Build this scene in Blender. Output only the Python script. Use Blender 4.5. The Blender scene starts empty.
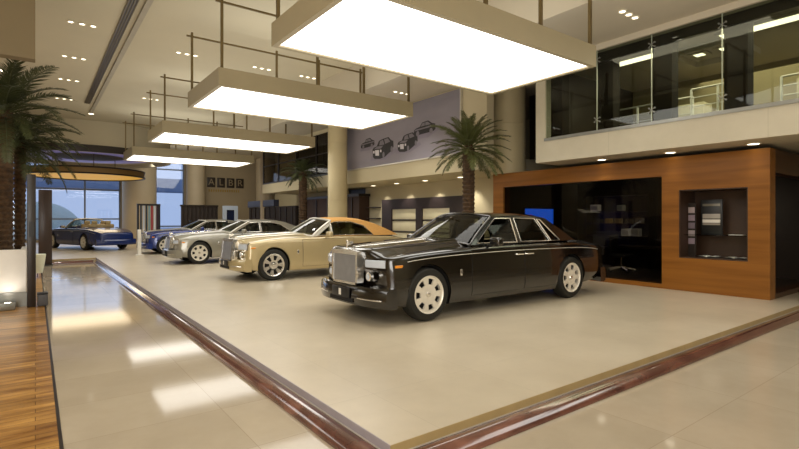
import bpy, bmesh, math, random
from mathutils import Vector, Matrix
from mathutils.geometry import tessellate_polygon
random.seed(7)
PI = math.pi
SC = bpy.context.scene
COL = SC.collection
H = 1.55            # eye height over the raised display floor (z = 0)
LOW = -0.17         # lower floor level

# ------------------------------------------------------------------ materials
def lin(c):
    if isinstance(c, str):
        c = c.lstrip('#'); c = [int(c[i:i+2], 16)/255 for i in (0, 2, 4)]
    return tuple(((v/12.92) if v <= 0.04045 else ((v+0.055)/1.055)**2.4) for v in c) + (1.0,)

MATS = {}
def pmat(name, color, rough=0.5, metal=0.0, spec=0.5, coat=0.0, noise=None, bump=None, emit=None, estr=0.0, sheen=0.0):
    if name in MATS: return MATS[name]
    m = bpy.data.materials.new(name); m.use_nodes = True
    nt = m.node_tree; b = nt.nodes['Principled BSDF']
    c = lin(color)
    b.inputs['Base Color'].default_value = c
    b.inputs['Roughness'].default_value = rough
    b.inputs['Metallic'].default_value = metal
    b.inputs['Specular IOR Level'].default_value = spec
    b.inputs['Coat Weight'].default_value = coat
    b.inputs['Coat Roughness'].default_value = 0.03
    if emit is not None:
        b.inputs['Emission Color'].default_value = lin(emit)
        b.inputs['Emission Strength'].default_value = estr
    if noise or bump:
        tc = nt.nodes.new('ShaderNodeTexCoord')
        mp = nt.nodes.new('ShaderNodeMapping')
        nt.links.new(tc.outputs['Object'], mp.inputs['Vector'])
        nz = nt.nodes.new('ShaderNodeTexNoise')
        nt.links.new(mp.outputs['Vector'], nz.inputs['Vector'])
        sc, amt = (noise or (bump[0], 0))[0:2]
        nz.inputs['Scale'].default_value = sc
        nz.inputs['Detail'].default_value = 5
        if noise and len(noise) > 2: mp.inputs['Scale'].default_value = noise[2]
        if noise:
            cr = nt.nodes.new('ShaderNodeValToRGB')
            cr.color_ramp.elements[0].position = 0.3; cr.color_ramp.elements[1].position = 0.7
            cr.color_ramp.elements[0].color = tuple(max(0, v*(1-amt)) for v in c[:3]) + (1,)
            cr.color_ramp.elements[1].color = tuple(min(1, v*(1+amt)) for v in c[:3]) + (1,)
            nt.links.new(nz.outputs['Fac'], cr.inputs['Fac'])
            nt.links.new(cr.outputs['Color'], b.inputs['Base Color'])
        if bump:
            bp = nt.nodes.new('ShaderNodeBump'); bp.inputs['Strength'].default_value = bump[1]
            bp.inputs['Distance'].default_value = 0.02
            nt.links.new(nz.outputs['Fac'], bp.inputs['Height'])
            nt.links.new(bp.outputs['Normal'], b.inputs['Normal'])
    MATS[name] = m
    return m

def tilemat(name, c1, c2, mortar, size, rough, msize=0.004, spec=0.5, rot=0.0, noisescale=1.5, offs=0.0):
    m = bpy.data.materials.new(name); m.use_nodes = True
    nt = m.node_tree; b = nt.nodes['Principled BSDF']
    tc = nt.nodes.new('ShaderNodeTexCoord'); mp = nt.nodes.new('ShaderNodeMapping')
    mp.inputs['Rotation'].default_value = (0, 0, rot)
    br = nt.nodes.new('ShaderNodeTexBrick')
    br.offset = offs; br.squash = 1.0
    br.inputs['Color1'].default_value = lin(c1); br.inputs['Color2'].default_value = lin(c2)
    br.inputs['Mortar'].default_value = lin(mortar)
    br.inputs['Scale'].default_value = 1.0
    br.inputs['Mortar Size'].default_value = msize
    br.inputs['Mortar Smooth'].default_value = 0.3
    br.inputs['Brick Width'].default_value = size[0]; br.inputs['Row Height'].default_value = size[1]
    nz = nt.nodes.new('ShaderNodeTexNoise'); nz.inputs['Scale'].default_value = noisescale; nz.inputs['Detail'].default_value = 8
    nz.inputs['Roughness'].default_value = 0.65
    cr = nt.nodes.new('ShaderNodeValToRGB')
    cr.color_ramp.elements[0].position = 0.35; cr.color_ramp.elements[0].color = (0.86, 0.85, 0.83, 1)
    cr.color_ramp.elements[1].position = 0.65; cr.color_ramp.elements[1].color = (1, 1, 1, 1)
    mx = nt.nodes.new('ShaderNodeMix'); mx.data_type = 'RGBA'; mx.blend_type = 'MULTIPLY'
    mx.inputs[0].default_value = 1.0
    nt.links.new(tc.outputs['Object'], mp.inputs['Vector'])
    nt.links.new(mp.outputs['Vector'], br.inputs['Vector'])
    nt.links.new(tc.outputs['Object'], nz.inputs['Vector'])
    nt.links.new(nz.outputs['Fac'], cr.inputs['Fac'])
    nt.links.new(br.outputs['Color'], mx.inputs[6]); nt.links.new(cr.outputs['Color'], mx.inputs[7])
    nt.links.new(mx.outputs[2], b.inputs['Base Color'])
    b.inputs['Roughness'].default_value = rough
    b.inputs['Specular IOR Level'].default_value = spec
    MATS[name] = m
    return m

def woodmat(name, dark, light, scale, rough=0.3, spec=0.5, plank=None, coat=0.0):
    """grain along the axis with the small scale; plank=(width along, row height) adds board joints in x/y."""
    m = bpy.data.materials.new(name); m.use_nodes = True
    nt = m.node_tree; b = nt.nodes['Principled BSDF']
    tc = nt.nodes.new('ShaderNodeTexCoord'); mp = nt.nodes.new('ShaderNodeMapping')
    mp.inputs['Scale'].default_value = scale
    nz = nt.nodes.new('ShaderNodeTexNoise'); nz.inputs['Scale'].default_value = 1.0; nz.inputs['Detail'].default_value = 6
    nz.inputs['Distortion'].default_value = 0.6
    cr = nt.nodes.new('ShaderNodeValToRGB')
    cr.color_ramp.elements[0].position = 0.3; cr.color_ramp.elements[0].color = lin(dark)
    cr.color_ramp.elements[1].position = 0.72; cr.color_ramp.elements[1].color = lin(light)
    nt.links.new(tc.outputs['Object'], mp.inputs['Vector'])
    nt.links.new(mp.outputs['Vector'], nz.inputs['Vector'])
    nt.links.new(nz.outputs['Fac'], cr.inputs['Fac'])
    out = cr.outputs['Color']
    if plank:
        br = nt.nodes.new('ShaderNodeTexBrick'); br.offset = 0.37
        br.inputs['Color1'].default_value = (1, 1, 1, 1); br.inputs['Color2'].default_value = (0.5, 0.46, 0.42, 1)
        br.inputs['Mortar'].default_value = (0.2, 0.15, 0.1, 1); br.inputs['Scale'].default_value = 1
        br.inputs['Mortar Size'].default_value = 0.003
        br.inputs['Brick Width'].default_value = plank[0]; br.inputs['Row Height'].default_value = plank[1]
        nt.links.new(tc.outputs['Object'], br.inputs['Vector'])
        mx = nt.nodes.new('ShaderNodeMix'); mx.data_type = 'RGBA'; mx.blend_type = 'MULTIPLY'; mx.inputs[0].default_value = 1
        nt.links.new(out, mx.inputs[6]); nt.links.new(br.outputs['Color'], mx.inputs[7])
        out = mx.outputs[2]
    nt.links.new(out, b.inputs['Base Color'])
    b.inputs['Roughness'].default_value = rough; b.inputs['Specular IOR Level'].default_value = spec
    b.inputs['Coat Weight'].default_value = coat; b.inputs['Coat Roughness'].default_value = 0.08
    MATS[name] = m
    return m

def glassmat(name, tint, refl=0.12, rough=0.02):
    """thin sheet glass: clear (tinted) with a Fresnel mirror on top"""
    m = bpy.data.materials.new(name); m.use_nodes = True
    nt = m.node_tree; nt.nodes.clear()
    o = nt.nodes.new('ShaderNodeOutputMaterial')
    t = nt.nodes.new('ShaderNodeBsdfTransparent'); t.inputs['Color'].default_value = lin(tint)
    g = nt.nodes.new('ShaderNodeBsdfGlossy'); g.inputs['Roughness'].default_value = rough
    f = nt.nodes.new('ShaderNodeLayerWeight'); f.inputs['Blend'].default_value = .5
    pw = nt.nodes.new('ShaderNodeMath'); pw.operation = 'POWER'; pw.inputs[1].default_value = 5
    a = nt.nodes.new('ShaderNodeMath'); a.operation = 'MULTIPLY_ADD'; a.inputs[1].default_value = .9; a.inputs[2].default_value = refl; a.use_clamp = True
    nt.links.new(f.outputs['Facing'], pw.inputs[0])
    mx = nt.nodes.new('ShaderNodeMixShader')
    nt.links.new(pw.outputs[0], a.inputs[0]); nt.links.new(a.outputs[0], mx.inputs['Fac'])
    nt.links.new(t.outputs[0], mx.inputs[1]); nt.links.new(g.outputs[0], mx.inputs[2])
    nt.links.new(mx.outputs[0], o.inputs['Surface'])
    MATS[name] = m
    return m

def emat(name, color, strength):
    if name in MATS: return MATS[name]
    m = bpy.data.materials.new(name); m.use_nodes = True
    nt = m.node_tree; nt.nodes.clear()
    o = nt.nodes.new('ShaderNodeOutputMaterial'); e = nt.nodes.new('ShaderNodeEmission')
    e.inputs['Color'].default_value = lin(color); e.inputs['Strength'].default_value = strength
    nt.links.new(e.outputs[0], o.inputs['Surface'])
    MATS[name] = m
    return m

# ------------------------------------------------------------------ mesh builder
WL = {}     # world location of the root an object hangs under, at build time
class MB:
    def __init__(s): s.v = []; s.f = []; s.m = []
    def add(s, vs, fs, m=0):
        o = len(s.v); s.v += [tuple(p) for p in vs]
        for f in fs: s.f.append(tuple(i+o for i in f)); s.m.append(m)
        return s
    def box(s, x0, x1, y0, y1, z0, z1, m=0):
        vs = [(x0,y0,z0),(x1,y0,z0),(x1,y1,z0),(x0,y1,z0),(x0,y0,z1),(x1,y0,z1),(x1,y1,z1),(x0,y1,z1)]
        return s.add(vs, [(3,2,1,0),(4,5,6,7),(0,1,5,4),(1,2,6,5),(2,3,7,6),(3,0,4,7)], m)
    def rbox(s, x0, x1, y0, y1, z0, z1, b, m=0, seg=2):
        bm = bmesh.new(); bmesh.ops.create_cube(bm, size=1)
        for v in bm.verts: v.co = ((x0+x1)/2+v.co.x*(x1-x0), (y0+y1)/2+v.co.y*(y1-y0), (z0+z1)/2+v.co.z*(z1-z0))
        bmesh.ops.bevel(bm, geom=list(bm.edges), offset=min(b, (x1-x0)*.49, (y1-y0)*.49, (z1-z0)*.49), segments=seg, affect='EDGES', profile=0.5)
        bm.verts.index_update()
        s.add([v.co.copy() for v in bm.verts], [[v.index for v in f.verts] for f in bm.faces], m); bm.free()
        return s
    def prism(s, poly, vec, m=0):
        n = len(poly); vec = Vector(vec); P = [Vector(p) for p in poly]
        vs = P + [p+vec for p in P]
        fs = [tuple(range(n))[::-1], tuple(range(n, 2*n))] + [(i, (i+1) % n, n+(i+1) % n, n+i) for i in range(n)]
        return s.add(vs, fs, m)
    def tube(s, pts, r, n=8, m=0, closed=False, caps=True):
        P = [Vector(p) for p in pts]; N = len(P)
        R = r if isinstance(r, (list, tuple)) else [r]*N
        up = None; rings = []
        for i in range(N):
            if closed: t = (P[(i+1) % N]-P[i-1])
            else: t = P[min(i+1, N-1)]-P[max(i-1, 0)]
            t = t.normalized() if t.length > 1e-9 else Vector((0, 0, 1))
            if up is None:
                up = Vector((0, 0, 1)) if abs(t.z) < 0.9 else Vector((1, 0, 0))
            a = t.cross(up)
            if a.length < 1e-6: a = t.orthogonal()
            a.normalize(); b = a.cross(t).normalized(); up = b
            rings.append([P[i] + (a*math.cos(2*PI*k/n) + b*math.sin(2*PI*k/n))*R[i] for k in range(n)])
        vs = [p for rg in rings for p in rg]; fs = []
        for i in range(N if closed else N-1):
            j = (i+1) % N
            for k in range(n): fs.append((i*n+k, i*n+(k+1) % n, j*n+(k+1) % n, j*n+k))
        if caps and not closed:
            fs.append(tuple(range(n))[::-1]); fs.append(tuple((N-1)*n+k for k in range(n)))
        return s.add(vs, fs, m)
    def lathe(s, prof, c=(0, 0, 0), axis='z', n=32, m=0, a0=0.0, a1=2*PI):
        c = Vector(c); full = abs(a1-a0-2*PI) < 1e-6
        vs = []; K = n if full else n+1
        for k in range(K):
            a = a0+(a1-a0)*k/n; ca, sa = math.cos(a), math.sin(a)
            for r, h in prof:
                if axis == 'z': p = Vector((r*ca, r*sa, h))
                elif axis == 'y': p = Vector((r*ca, h, r*sa))
                else: p = Vector((h, r*ca, r*sa))
                vs.append(c+p)
        L = len(prof); fs = []
        for k in range(n):
            j = (k+1) % K
            for i in range(L-1): fs.append((k*L+i, j*L+i, j*L+i+1, k*L+i+1))
        return s.add(vs, fs, m)
    def grid(s, fn, nu, nv, m=0):
        vs = [fn(i/nu, j/nv) for i in range(nu+1) for j in range(nv+1)]
        fs = [(i*(nv+1)+j, (i+1)*(nv+1)+j, (i+1)*(nv+1)+j+1, i*(nv+1)+j+1) for i in range(nu) for j in range(nv)]
        return s.add(vs, fs, m)
    def build(s, name, mats, parent=None, sharp=35, merge=0.0, kind=None, recalc=True):
        me = bpy.data.meshes.new(name)
        off = WL.get(parent.name, Vector((0, 0, 0))) if parent else Vector((0, 0, 0))
        me.from_pydata([(p[0]-off.x, p[1]-off.y, p[2]-off.z) for p in s.v], [], s.f)
        if not isinstance(mats, (list, tuple)): mats = [mats]
        for mt in mats: me.materials.append(mt)
        for p, mi in zip(me.polygons, s.m): p.material_index = mi
        bm = bmesh.new(); bm.from_mesh(me)
        if merge > 0: bmesh.ops.remove_doubles(bm, verts=bm.verts, dist=merge)
        if recalc: bmesh.ops.recalc_face_normals(bm, faces=bm.faces)
        bm.to_mesh(me); bm.free()
        for p in me.polygons: p.use_smooth = sharp > 0
        if sharp > 0: me.set_sharp_from_angle(angle=math.radians(sharp))
        o = bpy.data.objects.new(name, me); COL.objects.link(o)
        WL[o.name] = off
        if parent: o.parent = parent
        if kind: o['kind'] = kind
        return o

def thing(name, label, cat, loc=(0, 0, 0), group=None):
    o = bpy.data.objects.new(name, None); COL.objects.link(o)
    o.empty_display_size = 0.1
    o.location = loc; WL[o.name] = Vector(loc)
    o['label'] = label; o['category'] = cat
    if group: o['group'] = group
    return o
def tag(o, label, cat, group=None):
    o['label'] = label; o['category'] = cat
    if group: o['group'] = group
    return o
def dup(root, loc, label=None, group=None, rotz=None):
    r = root.copy(); COL.objects.link(r); r.location = loc
    if rotz is not None: r.rotation_euler = (0, 0, rotz)
    if label: r['label'] = label
    if group: r['group'] = group
    for ch in list(root.children):
        c = ch.copy(); COL.objects.link(c); c.parent = r
        for g in list(ch.children):
            d = g.copy(); COL.objects.link(d); d.parent = c
    return r
def struct(name, mb, m, parent=None, sharp=35):
    return mb.build(name, m, parent, sharp, kind=None if parent else 'structure')
def text_mesh(name, body, size, mat, parent, loc, rot, extrude=0.004, align='CENTER'):
    cu = bpy.data.curves.new('t', 'FONT'); cu.body = body; cu.size = size; cu.extrude = extrude
    cu.align_x = align; cu.align_y = 'CENTER'
    to = bpy.data.objects.new('t', cu); COL.objects.link(to)
    bpy.context.view_layer.update()
    dg = bpy.context.evaluated_depsgraph_get()
    me = bpy.data.meshes.new_from_object(to.evaluated_get(dg))
    bpy.data.objects.remove(to); bpy.data.curves.remove(cu)
    me.name = name; me.materials.clear(); me.materials.append(mat)
    M = Matrix.Translation(Vector(loc)) @ rot.to_4x4()
    off = WL.get(parent.name, Vector((0, 0, 0))) if parent else Vector((0, 0, 0))
    me.transform(Matrix.Translation(-off) @ M)
    o = bpy.data.objects.new(name, me); COL.objects.link(o); WL[o.name] = off
    if parent: o.parent = parent
    return o

# ------------------------------------------------------------------ palette
M_plat = tilemat('limestone_platform', '#cdc1ab', '#c9bda6', '#b9ad97', (1.2, 1.2), 0.28, 0.0025, spec=0.4, noisescale=0.9)
M_low = tilemat('polished_stone', '#baad98', '#b2a590', '#9f917c', (1.35, 0.9), 0.075, 0.003, spec=0.2, noisescale=0.8)
M_plank = woodmat('walnut_boards', '#8a5a24', '#d9a75c', (1.2, 9, 9), 0.28, plank=(1.8, 0.11))
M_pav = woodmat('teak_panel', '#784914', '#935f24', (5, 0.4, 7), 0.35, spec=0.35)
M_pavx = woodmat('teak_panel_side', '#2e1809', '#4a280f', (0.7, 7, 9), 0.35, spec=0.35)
M_skirt = woodmat('red_wood_skirt', '#4c2c27', '#7c5042', (3, 3, 8), 0.16, coat=1.0)
M_trim = pmat('bronze_trim', '#b39d70', 0.35, 0.35, noise=(3, 0.1))
M_trim_refl = pmat('lilac_steel_trim', '#a7a0a8', .35, .35, noise=(3, .06))  # same trim on the left edge, lavender window reflection put into its colour
M_ceil = pmat('ceiling_paint', '#bdb49b', 0.8, noise=(0.6, 0.03))
M_soff = pmat('soffit_paint', '#c2b8a4', 0.8, noise=(0.6, 0.03))
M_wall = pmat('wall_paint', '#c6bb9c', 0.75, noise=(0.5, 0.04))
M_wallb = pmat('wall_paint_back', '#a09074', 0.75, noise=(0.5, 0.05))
M_fasc = tilemat('fascia_stone', '#cdc5b0', '#c9c1ab', '#b5ad96', (2.4, 3.0), 0.6, 0.004, noisescale=0.5)
M_boxp = pmat('lamp_box_paint', '#968a6d', 0.5, noise=(2, 0.03))
M_rod = pmat('dark_bronze_rod', '#6d5d3c', 0.4, 0.5, noise=(5, 0.1))
M_diff = emat('lamp_diffuser', '#fffaf0', 3.6)
M_lamp = emat('downlight_glow', '#fff3d8', 5.0)
M_dark = pmat('dark_brown', '#231a14', 0.35, noise=(4, 0.15))
M_black = pmat('black_satin', '#101010', 0.4, noise=(8, 0.1))
M_rubber = pmat('tyre_rubber', '#16150f', 0.7, noise=(20, 0.15))
M_chrome = pmat('chrome', '#eeebe4', 0.16, 0.85, noise=(12, 0.02))
M_brush = pmat('brushed_steel', '#cdc9be', 0.35, 0.45, noise=(20, 0.05))
M_alloy = pmat('painted_alloy', '#e4dfd2', 0.3, 0.3, noise=(10, 0.04))
M_white = pmat('white_lacquer', '#e9e6dd', 0.35, noise=(6, 0.03))
M_steelg = pmat('grey_steel', '#8c8c86', 0.35, 0.7, noise=(8, 0.06))
M_glass = glassmat('clear_glass', '#d4d9d0', 0.03)
M_glassw = glassmat('window_glass', '#eef2f8', 0.05)
M_glassd = glassmat('smoked_glass', '#b4aea4', 0.02)
M_glasst = glassmat('car_glass', '#a9b0a4', 0.06)
M_bark = pmat('palm_bark', '#44311d', 0.9, noise=(14, 0.5), bump=(14, 0.8))
M_frond = pmat('palm_frond', '#4d5128', 0.55, noise=(5, 0.3))
M_frond2 = pmat('palm_frond_dark', '#3d4322', 0.55, noise=(5, 0.3))

# ------------------------------------------------------------------ setting
PX, PY = 1.95, 2.71        # platform corner
BACK = 40.0
mb = MB(); mb.box(PX, 16, PY, BACK, LOW, 0); mb.box(-6, PX, 22.9, BACK, LOW, 0)
struct('floor', mb, M_plat, sharp=0)
mb = MB(); mb.box(0.17, 16, -5, PY-.02, LOW-.1, LOW); mb.box(0.17, PX-.02, PY-.02, 22.8, LOW-.1, LOW)
struct('floor_lower', mb, M_low, sharp=0)
mb = MB(); mb.box(-6, 0.145, -5, 22.8, LOW-.1, LOW+.002)
struct('floor_wood', mb, M_plank, sharp=0)
mb = MB(); mb.box(0.145, 0.17, -5, 22.8, LOW-.1, LOW+.004); struct('trim_1', mb, M_dark, sharp=0)
# stepped edge of the platform: a flat metal strip over a rounded timber skirt
def edge(name_s, name_t, name_l, pts, inward):
    """pts: the two ends of the platform line; inward: unit vector towards the platform"""
    a, b = Vector(pts[0]), Vector(pts[1]); i = Vector(inward)
    def sweep(prof, name, m):
        n = len(prof); s_ = MB(); A, Bv = a, b
        vs = [((p+i*u-d*max(0, -u)*(1 if p is A else 0)).to_tuple()[:2]+(w,)) for p in (A, Bv) for u, w in prof]
        fs = [(k, (k+1) % n, n+(k+1) % n, n+k) for k in range(n)] + [tuple(range(n)), tuple(range(n, 2*n))[::-1]]
        s_.add(vs, fs); struct(name, s_, m)
    d = (b-a).normalized()
    sweep([(-.006, -.0008), (-.006, -.068), (-.0005, -.068), (-.0005, -.0008)], name_t, M_trim if abs(d.x) > .5 else M_trim_refl)
    sweep([(-.012, -.066), (-.012, -.076), (.02, -.076), (.02, -.066)], name_l, M_brush)
    prof = [(.02, -.076), (.02, LOW+.002)]
    for k in range(11):
        ang = PI/2*(10-k)/10; prof.append((-.012-.145*math.sin(ang), -.078-.09*(1-math.cos(ang))))
    sweep(prof, name_s, M_skirt)
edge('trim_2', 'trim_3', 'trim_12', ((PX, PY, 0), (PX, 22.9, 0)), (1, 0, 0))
edge('trim_4', 'trim_5', 'trim_13', ((PX, PY, 0), (16, PY, 0)), (0, 1, 0))
edge('trim_6', 'trim_7', 'trim_14', ((-6, 22.9, 0), (PX+.02, 22.9, 0)), (0, 1, 0))

CEIL, SOF, SX = 6.5, 5.58, 8.24
mb = MB(); mb.box(-0.0, SX, -5, BACK, CEIL, CEIL+.2); struct('ceiling', mb, M_ceil, sharp=0)
mb = MB(); mb.box(SX, 16.2, -5, 27, SOF, CEIL+.2); mb.box(SX, 16.2, 27, BACK, CEIL, CEIL+.2); struct('ceiling_soffit', mb, M_soff, sharp=0)
mb = MB(); mb.box(-6.2, 0.0, -5, BACK, CEIL, CEIL+.2); struct('ceiling_side', mb, M_ceil, sharp=0)
mb = MB(); mb.box(-6.2, 0.0, 10.7, 10.95, 4.36, CEIL); struct('beam_side', mb, pmat('beam_paint', '#74664a', .8, noise=(.5, .04)), sharp=0)
mb = MB(); mb.box(2.0, 2.12, -5, 26.5, CEIL-.07, CEIL+.0); struct('trim_8', mb, pmat('grey_trim', '#9c9482', .6, noise=(3, .05)), sharp=0)

# outer walls
mb = MB(); mb.box(-6.2, -6, -5, BACK, LOW-.1, CEIL); struct('wall_left', mb, M_wall, sharp=0)
mb = MB(); mb.box(-6.2, 16.2, -5.2, -5, LOW-.1, CEIL); struct('wall_front', mb, M_wall, sharp=0)
mb = MB(); mb.box(16, 16.2, -5, BACK, LOW-.1, CEIL); struct('wall_right', mb, M_wall, sharp=0)
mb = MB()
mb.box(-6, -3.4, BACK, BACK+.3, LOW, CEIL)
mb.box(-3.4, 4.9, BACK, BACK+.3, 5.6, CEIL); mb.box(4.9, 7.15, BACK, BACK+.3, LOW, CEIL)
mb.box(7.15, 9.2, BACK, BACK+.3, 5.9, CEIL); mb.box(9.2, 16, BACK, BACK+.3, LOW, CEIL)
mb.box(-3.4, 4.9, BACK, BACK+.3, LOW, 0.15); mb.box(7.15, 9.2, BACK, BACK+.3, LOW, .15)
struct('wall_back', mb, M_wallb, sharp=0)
M_mull = pmat('window_mullion', '#6f7785', .4, .3, noise=(6, .05))
def window(name, x0, x1, z1, vx, hz):
    fr = MB()
    for x in [x0+.04, x1-.04]+vx: fr.box(x-.05, x+.05, BACK+.05, BACK+.2, .15, z1)
    for z in [.19, z1-.04]+hz: fr.box(x0, x1, BACK+.06, BACK+.19, z-.05, z+.05)
    w = struct(name, fr, M_mull, sharp=0)
    g = MB(); g.box(x0, x1, BACK+.11, BACK+.125, .15, z1); g.build('pane', M_glassw, w, 0)
window('window_1', -3.4, 4.9, 5.6, [-1.0, 2.75], [1.55, 3.6])
window('window_2', 7.15, 9.2, 5.9, [], [1.0, 5.3])

# round columns
def column(name, x, y, r, z0, z1, m, joints=()):
    c = MB(); pr = [(r, z0)]
    for j in joints: pr += [(r, j-.012), (r-.012, j), (r, j+.012)]
    pr.append((r, z1)); c.lathe(pr, (x, y, 0), n=40); return struct(name, c, m)
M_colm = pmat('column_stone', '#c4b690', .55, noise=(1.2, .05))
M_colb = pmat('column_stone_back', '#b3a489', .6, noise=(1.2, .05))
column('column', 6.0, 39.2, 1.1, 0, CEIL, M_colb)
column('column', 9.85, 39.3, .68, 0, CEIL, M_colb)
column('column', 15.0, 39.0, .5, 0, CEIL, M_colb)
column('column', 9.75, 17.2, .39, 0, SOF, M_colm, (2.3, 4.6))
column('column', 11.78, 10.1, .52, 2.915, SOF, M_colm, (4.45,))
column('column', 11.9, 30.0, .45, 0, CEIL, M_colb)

# upper gallery on the right
FX = 10.4
mb = MB(); mb.box(FX, FX+.3, -5, 8.0, 3.0, 3.53); mb.box(FX+.3, 16, -5, 8.0, 3.0, 3.5)
struct('wall_gallery_fascia', mb, M_fasc, sharp=0)
mb = MB(); mb.box(FX, FX+.25, 7.72, 8.0, 3.53, SOF); struct('wall_gallery_end', mb, M_fasc, sharp=0)
mb = MB(); mb.box(FX-.03, FX+.12, -5, 7.73, 3.53, 3.6); struct('trim_9', mb, M_steelg, sharp=0)
mb = MB(); mb.box(FX-.02, FX+.2, -5, 7.72, SOF-.13, SOF); struct('trim_10', mb, M_soff, sharp=0)
mb = MB(); mb.box(13.0, 13.3, 8.0, 10.25, 3.5, SOF); struct('wall_gallery_recess', mb, M_dark, sharp=0)  # dark tone stands in for the unlit void behind the gap
# poster wall: a raised fascia over a recessed lower wall
mb = MB(); mb.box(FX, FX+.3, 9.72, 18.2, 3.0, SOF); mb.box(FX, FX+.3, 18.2, 27, 3.0, 3.5); mb.box(FX, FX+.3, 18.2, 27, SOF-.15, SOF); mb.box(FX+.3, 16, 10.25, 27, 3.0, 3.5)
struct('wall_poster_fascia', mb, M_wall, sharp=0)
mb = MB(); mb.box(12.5, 12.7, 10.3, 19.4, 0, 3.0); mb.box(12.5, 12.7, 21.1, 27, 0, 3.0); struct('wall_lower_right', mb, M_wall, sharp=0)
mb = MB(); mb.box(12.62, 12.7, 19.4, 21.1, 0, 3.0); struct('door_1', mb, M_dark, sharp=0)
w4 = MB()
for y in (18.25, 20.4, 22.6, 24.8, 26.95): w4.box(FX+.02, FX+.1, y-.04, y+.04, 3.5, SOF-.15)
w4.box(FX+.02, FX+.1, 18.2, 27, 3.5, 3.58); w4.box(FX+.02, FX+.1, 18.2, 27, 4.5, 4.55)
w4 = struct('window_4', w4, M_dark, sharp=0)
g = MB(); g.box(FX+.05, FX+.06, 18.2, 27, 3.58, SOF-.15); g.build('pane', M_glassd, w4, 0)
mb = MB(); mb.box(12.5, 12.6, 18.2, 27, 3.5, SOF); struct('wall_gallery_far', mb, M_dark, sharp=0)
# gallery interior
M_gal = pmat('gallery_wall', '#8f8260', .7, noise=(1, .06))
mb = MB(); mb.box(15.2, 15.35, -5, 8, 3.5, SOF); struct('wall_gallery_back', mb, M_gal, sharp=0)
mb = MB(); mb.box(11.2, 15.2, 7.95, 8.0, 3.5, SOF); struct('wall_gallery_side', mb, M_dark, sharp=0)
mb = MB(); mb.box(FX+.25, FX+.38, -5, 7.72, SOF-.32, SOF-.001); struct('beam_gallery', mb, M_dark, sharp=0)
gcol = []
for i, y in enumerate((7.72, 6.35, 5.03, 3.65, 2.3)):
    c = MB(); c.box(10.85, 11.15, y-.2, y+.2 if y < 7 else y+.22, 3.5, SOF)
    struct('column_gallery', c, pmat('gallery_column', '#1c140e', .8, spec=.2, noise=(4, .1)), sharp=0)
w3 = MB()
for y in (6.3, 5.05, 3.73, 2.4, 1.0): w3.box(FX+.02, FX+.04, y-.007, y+.007, 3.6, SOF-.13)
w3 = struct('window_3', w3, pmat('glass_fin', '#a8b09c', .15, .1, noise=(6, .03)), sharp=0)
ys = (7.72, 6.3, 5.05, 3.73, 2.4, 1.0)
for a, b in zip(ys[1:], ys[:-1]):
    g = MB(); g.box(FX+.05, FX+.062, a+.006, b-.006, 3.6, SOF-.13); g.build('pane', M_glass, w3, 0)
for y in ys[1:5]:
    for z in (3.85, SOF-.35):
        g = MB()
        for sy in (-1, 1):
            for sz in (-1, 1): g.tube([(FX+.0, y, z), (FX+.03, y+sy*.06, z+sz*.045)], .008, 6)
            for sz in (-1, 1): g.lathe([(0, -.02), (.016, -.02), (.016, .01), (0, .01)], (FX+.04, y+sy*.06, z+sz*.045), 'x', 10)
        g.build('spider_fitting', M_steelg, w3)
M_strip = emat('strip_glow', '#fff4cf', 3.2)
for i, (y0, y1) in enumerate(((5.5, 6.95), (2.2, 4.3))):
    t = thing('strip_light', ['short glowing strip light on gallery ceiling behind the glass', 'long glowing strip light on gallery ceiling by the right end of the glass'][i], 'light', (12, (y0+y1)/2, SOF))
    b = MB(); b.box(11.78, 12.22, y0-.06, y1+.06, SOF-.06, SOF-.004); b.build('housing', M_soff, t, 0)
    b = MB(); b.box(11.84, 12.16, y0, y1, SOF-.07, SOF-.06); b.build('diffuser', M_strip, t, 0)
for i, y in enumerate((4.55, 5.1)):
    t = thing('square_downlight', ['square ceiling light in the gallery tray, beside the middle dark post', 'square ceiling light in the gallery tray, second from the right strip'][i], 'light', (12.9, y, SOF))
    b = MB(); b.box(12.7, 13.1, y-.2, y+.2, SOF-.05, SOF-.004); b.build('frame', M_soff, t, 0)
    b = MB(); b.box(12.8, 13.0, y-.1, y+.1, SOF-.06, SOF-.05); b.build('diffuser', M_strip, t, 0)
mb = MB(); mb.box(12.25, 13.7, 4.1, 4.25, SOF-.14, SOF); mb.box(12.25, 13.7, 5.45, 5.6, SOF-.14, SOF); mb.box(12.25, 12.35, 4.25, 5.45, SOF-.14, SOF); mb.box(13.6, 13.7, 4.25, 5.45, SOF-.14, SOF); struct('trim_15', mb, M_soff, sharp=0)
mb = MB(); mb.box(FX+.3, 15.2, -5, 7.95, 3.5, 3.504); struct('floor_gallery', mb, M_dark, sharp=0)
def rail(y0, y1, x, label):
    t = thing('guard_rail', label, 'railing', (x, (y0+y1)/2, 3.5))
    n = max(2, round((y1-y0)/.7)+1)
    for k in range(n):
        y = y0+(y1-y0)*k/(n-1); p = MB(); p.box(x-.02, x+.02, y-.02, y+.02, 3.5, 4.55); p.build('post', M_white, t, 0)
    for z in (3.75, 3.95, 4.15, 4.35, 4.55):
        p = MB(); p.tube([(x, y0, z), (x, y1, z)], .014 if z < 4.5 else .024, 6); p.build('bar', M_brush, t)
rail(5.25, 7.3, 12.9, 'pale barred guard rail in the gallery behind the left glass panes')
rail(3.9, 5.0, 12.2, 'pale barred guard rail in the gallery, behind the middle glass pane')
rail(1.6, 3.4, 12.6, 'pale barred guard rail in the gallery behind the right end of the glass')
def gpanel(name, lab, cat, x0, x1, y0, y1, z0, z1, m):
    b = MB(); b.rbox(x0, x1, y0, y1, z0, z1, .02); return tag(b.build(name, m), lab, cat)
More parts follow.
